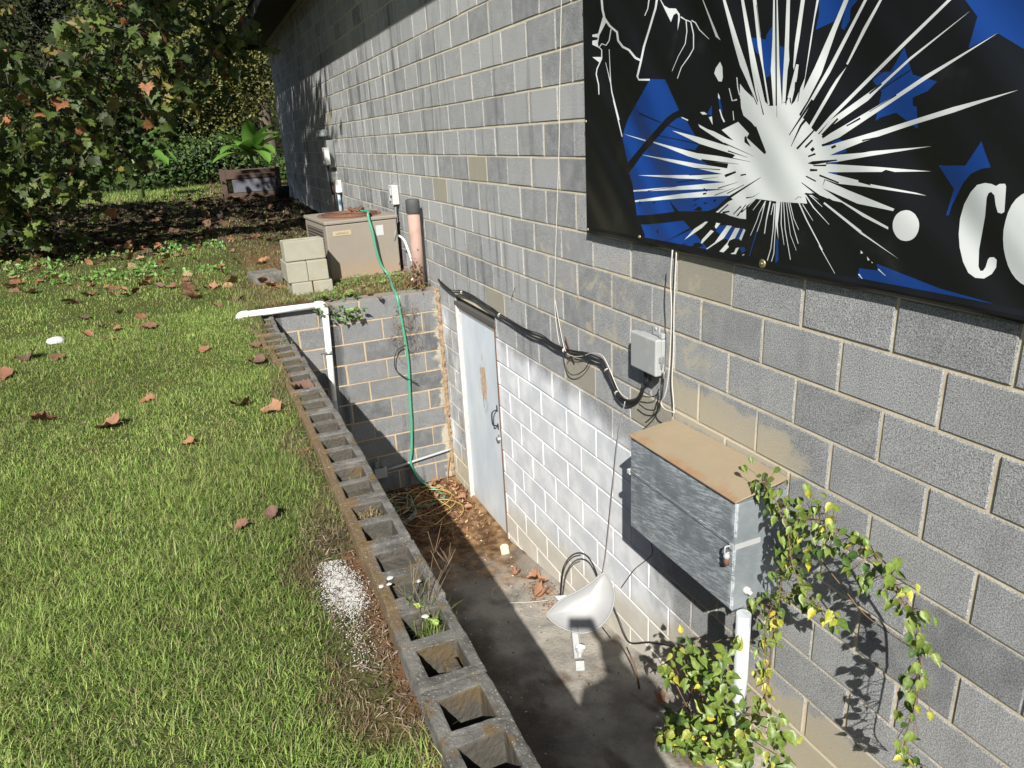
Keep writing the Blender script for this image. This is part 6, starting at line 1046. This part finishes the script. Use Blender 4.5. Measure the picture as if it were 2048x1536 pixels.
wd = tuft('weed', 'tallest clump of grassy weeds growing from a core of the retaining wall', [(.72, 1.60, -1.0, 60, .16, .8, .003), (.66, 1.58, -1.0, 40, .14, .9, .003), (.80, 1.62, -1.0, 30, .2, .6, .0025)], GR)
ws = MB(); random.seed(9)
for (dx, dy, L) in ((.10, -.12, .17), (.15, -.09, .20), (.05, .02, .16), (.12, -.14, .14), (.03, -.08, .19), (-.02, .05, .16)):
    p0 = Vector((.74, 1.60, -.98)); p1 = p0+Vector((dx*.5, dy*.5, L*.7)); p2 = p0+Vector((dx, dy, L)); ws.tube([p0, p1, p2], .0016, 4, r2=.0008)
    for q in range(3): dd = Vector((random.uniform(-.06, .06), random.uniform(-.06, .06), .07)); ws.tube([p2-Vector((0, 0, .02)), p2+dd], .0012, 4, r2=.0006)
rel(wd, ws.build('seed_stalk', M['twig'], fix=False))
n = 14; P = np.array([.745, 1.595, -.93])+RNG.normal(0, .022, (n, 3)); V, T, C = cloud(HV, HT, P, RNG.uniform(.02, .04, n), rot_mats(n, nrm=RNG.normal(size=(n, 3))*.4+np.array([-.4, .3, .8])), leafcols(n, [(.20, .32, .04), (.30, .38, .06)], [.6, .4])); rel(wd, fast_mesh('leaves', V, T, M['vleaf'], C))
tuft('weed', 'short green and straw tuft in a core further along the retaining wall', [(1.80, 1.60, -.98, 46, .10, .9, .003), (1.84, 1.62, -.98, 20, .08, .9, .003)], GR+DR)
tuft('weed', 'mat of dead brown grass filling a core of the retaining wall', [(1.52, 1.60, -.95, 90, .06, 1.5, .003), (1.58, 1.58, -.95, 80, .06, 1.5, .003), (1.50, 1.64, -.95, 50, .05, 1.5, .003)], DR)
for lb_, sp3 in (('small weed in a core near the far end of the retaining wall', (4.3, 1.66, -.97, 30, .09, .9, .005)), ('green weed spilling over the pit side of the retaining wall near its far end', (4.52, 1.61, -.96, 36, .12, .9, .005)), ('low weed in the second last core of the retaining wall', (4.9, 1.70, -.95, 30, .08, .9, .005)), ('straw coloured weed filling the last core, below the white pipe', (5.3, 1.72, -.94, 44, .08, .9, .005))):
    tuft('weed', lb_, [sp3], GR+DR)
def bush(name, label, P, S, pals, wts, stems, tmpl=(HV, HT), nrm=(-.45, .3, .75), sp2=.45, cat='plant', stemr=.003, group=None, mat='vleaf', stemmat='stem'):
    P = np.asarray(P, float); n = len(P); e = empty(name, P[0] if stems is None else stems[0][0], label, cat, group)
    V, T, C = cloud(tmpl[0], tmpl[1], P, S, rot_mats(n, nrm=RNG.normal(size=(n, 3))*sp2+np.array(nrm)), leafcols(n, pals, wts)); rel(e, fast_mesh('leaves', V, T, M[mat], C))
    if stems:
        m = MB()
        for s_ in stems: m.tube(spline(s_, 4), stemr, 5, r2=stemr*.5)
        rel(e, m.build('stem', M[stemmat], fix=False))
    return e
n = 95; t_ = RNG.random(n); y = 1.22-.42*t_+RNG.normal(0, .03, n); z = -.83-.10*t_-RNG.random(n)*.16*(1-.5*abs(t_-.4)); x = 5.54+RNG.normal(0, .03, n)
z[:40] = -.82+RNG.normal(0, .02, 40); x[:40] = RNG.uniform(5.58, 5.85, 40)
bush('ivy', 'green ivy trailing over the end wall beside the white pipe elbow', np.stack([x, y, z], 1), RNG.uniform(.03, .06, n), [(.06, .12, .03), (.10, .18, .045), (.16, .24, .07)], [.4, .4, .2], [[(5.75, 1.15, -.86), (5.57, 1.1, -.85), (5.54, .98, -.95), (5.54, .85, -1.03)], [(5.7, 1.2, -.86), (5.56, 1.2, -.88), (5.53, 1.24, -1.05)]])
random.seed(31)
def twigs(label, base, n, rng, r_=.0022, grp=None):
    m = MB()
    for q in range(n):
        p0 = Vector(base)+Vector((random.uniform(-.02, .02), random.uniform(*rng[0]), random.uniform(*rng[1]))); p = [p0]
        for w_ in range(4): p.append(p[-1]+Vector((random.uniform(-.03, .02), random.uniform(-.09, .09), random.uniform(-.12, .07))))
        m.tube(spline(p, 3), r_, 4, r2=r_*.5)
    return tag(m.build('dead_vine', M['twig'], fix=False), label, 'dead vine', grp)
twigs('dry grey vine twigs tangled round the green hose on the end wall', (5.55, 0, 0), 34, ((.28, .55), (-1.4, -.95)))
run('wall_wire', D['TWIGH'], .005, M['black_cable'], 'short black wire bowed out beside the green hose on the end wall')
m = MB(); random.seed(12)
m.tube([(5.588+random.uniform(-.012, .004), random.uniform(.010, .022), lerp(-.86, -2.9, q/60)) for q in range(61)], [random.uniform(.012, .026) for q in range(61)], 9)
for q in range(0):
    z = lerp(-.86, -2.9, random.random()**.8); r_ = random.uniform(.008, .026)*(1.3 if z > -1.6 else .8); c_ = Vector((5.585+random.uniform(-.02, .01), random.uniform(.005, .035), z))
    m.lathe([(0, -r_), (r_*.8, -r_*.5), (r_, 0), (r_*.7, r_*.6), (0, r_)], 7, Matrix.Translation(c_) @ Matrix.Rotation(random.uniform(0, 3), 4, 'X'))
tag(rough(m.build('mud_trail', plain('mud_trail', (.27, .20, .135), .95, .35, 40, bump=.8, bs=120)), .03, 2, .02), 'lumpy orange brown mud and root trail down the inner corner by the door', 'mud trail')
n = 160; P = np.stack([5.80+RNG.normal(0, .10, n), .12+np.abs(RNG.normal(0, .07, n)), -.80+RNG.normal(0, .12, n)], 1); P[:, 1] = np.maximum(P[:, 1], .02); P[:, 2] = np.where(P[:, 0] > 5.6, np.maximum(P[:, 2], -.86), P[:, 2])
bush('dry_weed', 'half dead reddish weed growing at the foot of the pink standpipe', P, RNG.uniform(.02, .05, n), [(.09, .14, .04), (.22, .12, .06), (.16, .09, .05), (.28, .2, .12)], [.3, .3, .25, .15], [[(5.75, .10, -.87), (5.72, .12, -.7), (5.66, .16, -.6)], [(5.85, .2, -.87), (5.9, .24, -.72), (5.86, .3, -.66)], [(5.8, .15, -.87), (5.65, .1, -.8), (5.56, .06, -.95)], [(5.7, .3, -.87), (5.68, .34, -.78), (5.6, .36, -.7)]], sp2=.9, stemmat='twig')
n = 150; P = np.stack([RNG.uniform(6.0, 6.62, n), RNG.uniform(.12, .95, n), -.855+RNG.random(n)*.05], 1)
bush('ground_weeds', 'low leafy weeds on the strip between the air conditioner and the end wall', P, RNG.uniform(.02, .045, n), [(.10, .18, .04), (.16, .22, .06), (.2, .13, .07)], [.5, .3, .2], None)
n = 900; P = np.stack([RNG.uniform(8.3, 10.6, n), RNG.uniform(1.8, 5.2, n), np.zeros(n)], 1); P = P[np.sin(P[:, 0]*2.7+1.5*np.sin(P[:, 1]*2.2))*np.cos(P[:, 1]*2.9) > -.1]; P[:, 2] = gz(P[:, 0], P[:, 1])+.03
o = bush('clover_patch', 'bright green broadleaf weeds in the grass just before the tree shade', P, RNG.uniform(.03, .07, len(P)), [(.11, .24, .05), (.17, .30, .08)], [.6, .4], None); o['kind'] = 'stuff'

# ---------------- climbing vine beside the cabinet ----------------
VL = [(.11, .18, .035), (.17, .24, .045), (.34, .36, .05), (.46, .42, .05), (.065, .12, .03)]
vine = empty('climbing_vine', (1.0, .12, -2.4), 'leafy vine with green and yellow leaves arching over the wall right of the cabinet', 'vine')
m = MB()
for q, (kk, pts) in enumerate(D['VINE'].items()):
    if kk == 'f': continue
    m.tube(spline(pts, 6), .0042 if kk in 'ab' else .0028, 6, r2=.0018)
stp = [Vector(p_) for kk, pts in D['VINE'].items() if kk != 'f' for p_ in spline(pts, 6)]
P = []; S_ = []; cc = []
random.seed(3)
for q, p_ in enumerate(D['VLEAF']):
    yel = (86 <= q <= 104) and random.random() < .55 or random.random() < .10
    for w_ in range(5 if q < 34 else 3):
        dy = random.uniform(-.05, .05); v = Vector(p_); dirv = (CAM_M.translation-v).normalized(); v = v+dirv*dy+Vector((random.gauss(0, .006), 0, random.gauss(0, .006)))*(1+w_*2.5)
        small = 60 <= q <= 86
        P.append(v); S_.append(random.uniform(.028, .056)*(.8 if w_ else 1)*(.6 if q > 112 else 1)); 
        c_ = random.choice(VL[2:4]) if yel else random.choice([VL[0], VL[1], VL[1], VL[4], (.18, .24, .05)]); cc.append(c_)
        near = min(stp, key=lambda s_: (s_-v).length)
        if (near-v).length < .16: m.tube([near, near.lerp(v, .5)+Vector((0, 0, .01)), v], .0012, 4)
P = np.array([tuple(v) for v in P]); n = len(P)
nr = RNG.normal(size=(n, 3))*.38+np.array([-.42, .62, .45])
R_ = rot_mats(n, nrm=nr)
# let the leaf tips point mostly down
for i in range(n):
    nn_ = R_[i, :, 2]; a = np.array([RNG.normal(0, .45), RNG.normal(0, .3), -1.0]); a -= nn_*a.dot(nn_); a /= np.linalg.norm(a); R_[i, :, 0] = a; R_[i, :, 1] = np.cross(nn_, a)
V, T, C = cloud(HV, HT, P, S_, R_, np.array(cc)); rel(vine, fast_mesh('leaves', V, T, M['vleaf'], C)); rel(vine, m.build('stem', M['stem'], fix=False))

# shrub rising from the floor
base_ = Vector((1.25, .12, -2.43)); P = []; S_ = []; m = MB(); cc = []
random.seed(8)
camp = CAM_M.translation
for q, p_ in enumerate(D['SHRUBW']):
    v0 = Vector(p_); dirv = (v0-camp).normalized()
    for w_ in range(4):
        t_ = random.uniform(-.12, .22) if w_ else random.uniform(-.05, .08); v = v0+dirv*t_+Vector((random.gauss(0, .022), random.gauss(0, .02), random.gauss(0, .022)))*(1 if w_ else .3)
        if v.y < .03: v.y = .03+random.random()*.05
        v.z = max(v.z, fz(v.x)+.03)
        P.append(v); S_.append(random.uniform(.028, .062)); cc.append(random.choice([VL[0], VL[1], VL[1], VL[4], (.15, .22, .045), (.15, .22, .045), (.30, .33, .06)] if random.random() > .04 else [VL[3]]))
    if q % 3 == 0:
        m.tube(spline([base_+Vector((random.uniform(-.5, .1), random.uniform(-.05, .15), 0)), base_.lerp(v0, .5)+Vector((0, 0, .03)), v0], 4), .003, 5, r2=.0015)
m.tube(spline(D['VINE']['f'], 5), .003, 5)
m.tube(spline([(1.62, .20, fz(1.62)), (1.63, .22, -2.36), (1.66, .26, -2.22)], 4), .007, 6, r2=.004)
n = len(P); shr = empty('shrub', base_, 'leafy green shrub growing up from the pit floor round the foot of the metal post', 'shrub')
V, T, C = cloud(HV, HT, np.array([tuple(v) for v in P]), S_, rot_mats(n, nrm=RNG.normal(size=(n, 3))*.42+np.array([-.5, .4, .7])), np.array(cc)); rel(shr, fast_mesh('leaves', V, T, M['vleaf'], C)); rel(shr, m.build('stem', M['stem'], fix=False))

# ---------------- the person taking the picture (behind the camera) ----------------
def skinned(name, verts, edges, radii, mat, parent=None, sub=2):
    me = bpy.data.meshes.new(name); me.from_pydata(verts, edges, []); me.materials.append(mat); o = bpy.data.objects.new(name, me); COL.objects.link(o)
    sk = o.modifiers.new('skin', 'SKIN'); sk.use_smooth_shade = True
    for v_, r_ in zip(me.skin_vertices[0].data, radii): v_.radius = (r_, r_) if not isinstance(r_, tuple) else r_
    me.skin_vertices[0].data[0].use_root = True
    s_ = o.modifiers.new('sub', 'SUBSURF'); s_.levels = sub; s_.render_levels = sub
    if parent: rel(parent, o)
    return o
cp = CAM_M.translation; right = CAM_R; up_ = CAM_U; fw = CAM_F
ph = MB()
Mp = Matrix(((right.x, up_.x, -fw.x, cp.x), (right.y, up_.y, -fw.y, cp.y), (right.z, up_.z, -fw.z, cp.z), (0, 0, 0, 1)))
ph.box(-.045, .112, -.058, .018, .008, .017, 0, Mp)
tag(ph.build('smartphone', M['screen'], bevel=.004), 'black smartphone held sideways by the person taking the picture', 'phone')
hand = Mp @ Vector((.105, -.035, .03)); px_, py_ = -1.62, 1.97; gzp = gzf(px_, py_)
pel = Vector((px_-.02, py_, -.10)); chest = Vector((px_, py_, .22)); neck = Vector((px_+.02, py_, .36)); head = Vector((px_+.05, py_, .50))
# in the picture's shadow the body stands to the right of the phone
dv = Vector((.20, .90, 0)).normalized()          # across the shoulders
shR = chest+Vector((0, 0, .07))-dv*.17; shL = chest+Vector((0, 0, .07))+dv*.17
elR = shR+Vector((.10, -.08, -.22)); wrR = hand+Vector((-.05, -.02, -.05)); elL = shL+Vector((.02, .05, -.27)); wrL = elL+Vector((.08, .0, -.22))
hipR = pel-dv*.09; hipL = pel+dv*.09; knR = Vector((px_+.03, py_-.10, -.50)); knL = Vector((px_+.03, py_+.12, -.50)); anR = Vector((px_-.02, py_-.11, gzp+.08)); anL = Vector((px_-.02, py_+.14, gzp+.08)); toR = anR+Vector((.15, -.02, -.04)); toL = anL+Vector((.15, .02, -.04))
per = empty('person', (px_, py_, gzp), 'person in a dark shirt and jeans standing on the lawn holding up a phone', 'person')
BV = [pel, chest, neck, head, head+Vector((0, 0, .09)), shR, elR, wrR, shL, elL, wrL, hipR, knR, anR, toR, hipL, knL, anL, toL, head+Vector((.085, 0, -.02))]
BE = [(0, 1), (1, 2), (2, 3), (3, 4), (1, 5), (5, 6), (6, 7), (1, 8), (8, 9), (9, 10), (0, 11), (11, 12), (12, 13), (13, 14), (0, 15), (15, 16), (16, 17), (17, 18), (3, 19)]
BR_ = [.12, .125, .05, .085, .06, .06, .043, .026, .06, .043, .026, .085, .058, .038, .03, .085, .058, .038, .03, .025]
HB = list(BV); HE = list(BE); HR = list(BR_)
def fingers(w_, palm_dir, curl, idx):
    side = palm_dir.cross(Vector((0, 0, 1))).normalized(); pi_ = len(HB); HB.append(w_+palm_dir*.045); HE.append((idx, pi_)); HR.append((.030, .016))
    for q, (o_, l) in enumerate(((-.03, .060), (-.01, .072), (.01, .068), (.03, .052))):
        a = HB[pi_]+palm_dir*.035+side*o_; i0 = len(HB); HB.append(a); HE.append((pi_, i0)); HR.append(.009); b_ = a+(palm_dir+curl*.4).normalized()*l*.5; HB.append(b_); HE.append((i0, i0+1)); HR.append(.0085); HB.append(b_+(palm_dir*.5+curl).normalized()*l*.5); HE.append((i0+1, i0+2)); HR.append(.0075)
    i0 = len(HB); HB.append(w_+palm_dir*.02+curl*.03-side*.02); HE.append((idx, i0)); HR.append(.011); HB.append(w_+palm_dir*.05+curl*.05-side*.025); HE.append((i0, i0+1)); HR.append(.009)
fingers(wrR, (hand-wrR).normalized(), fw, 7); fingers(wrL, Vector((.2, 0, -1)).normalized(), Vector((.4, -.6, 0)), 10)
body = skinned('body', [tuple(v) for v in HB], HE, HR, M['skin'], per)
skinned('shirt', [tuple(v) for v in (pel+Vector((0, 0, -.02)), chest, neck+Vector((0, 0, -.05)), shR, shR.lerp(elR, .8), shL, shL.lerp(elL, .8))], [(0, 1), (1, 2), (1, 3), (3, 4), (1, 5), (5, 6)], [.145, .15, .07, .082, .06, .082, .06], M['shirt'], per)
skinned('trousers', [tuple(v) for v in (pel, hipR, knR, anR+Vector((0, 0, .02)), hipL, knL, anL+Vector((0, 0, .02)))], [(0, 1), (1, 2), (2, 3), (0, 4), (4, 5), (5, 6)], [.135, .10, .075, .06, .10, .075, .06], M['jeans'], per)
skinned('hair', [tuple(v) for v in (head+Vector((-.03, 0, .0)), head+Vector((-.02, 0, .07)), head+Vector((.02, 0, .11)))], [(0, 1), (1, 2)], [.088, .088, .055], M['hair'], per)
for s_, an_, to_ in ((0, anR, toR), (1, anL, toL)): skinned('shoe', [tuple(v) for v in (an_+Vector((-.05, 0, -.04)), an_+Vector((.03, 0, -.04)), to_+Vector((.03, 0, 0)))], [(0, 1), (1, 2)], [.042, .045, .036], M['black_plastic'], per)
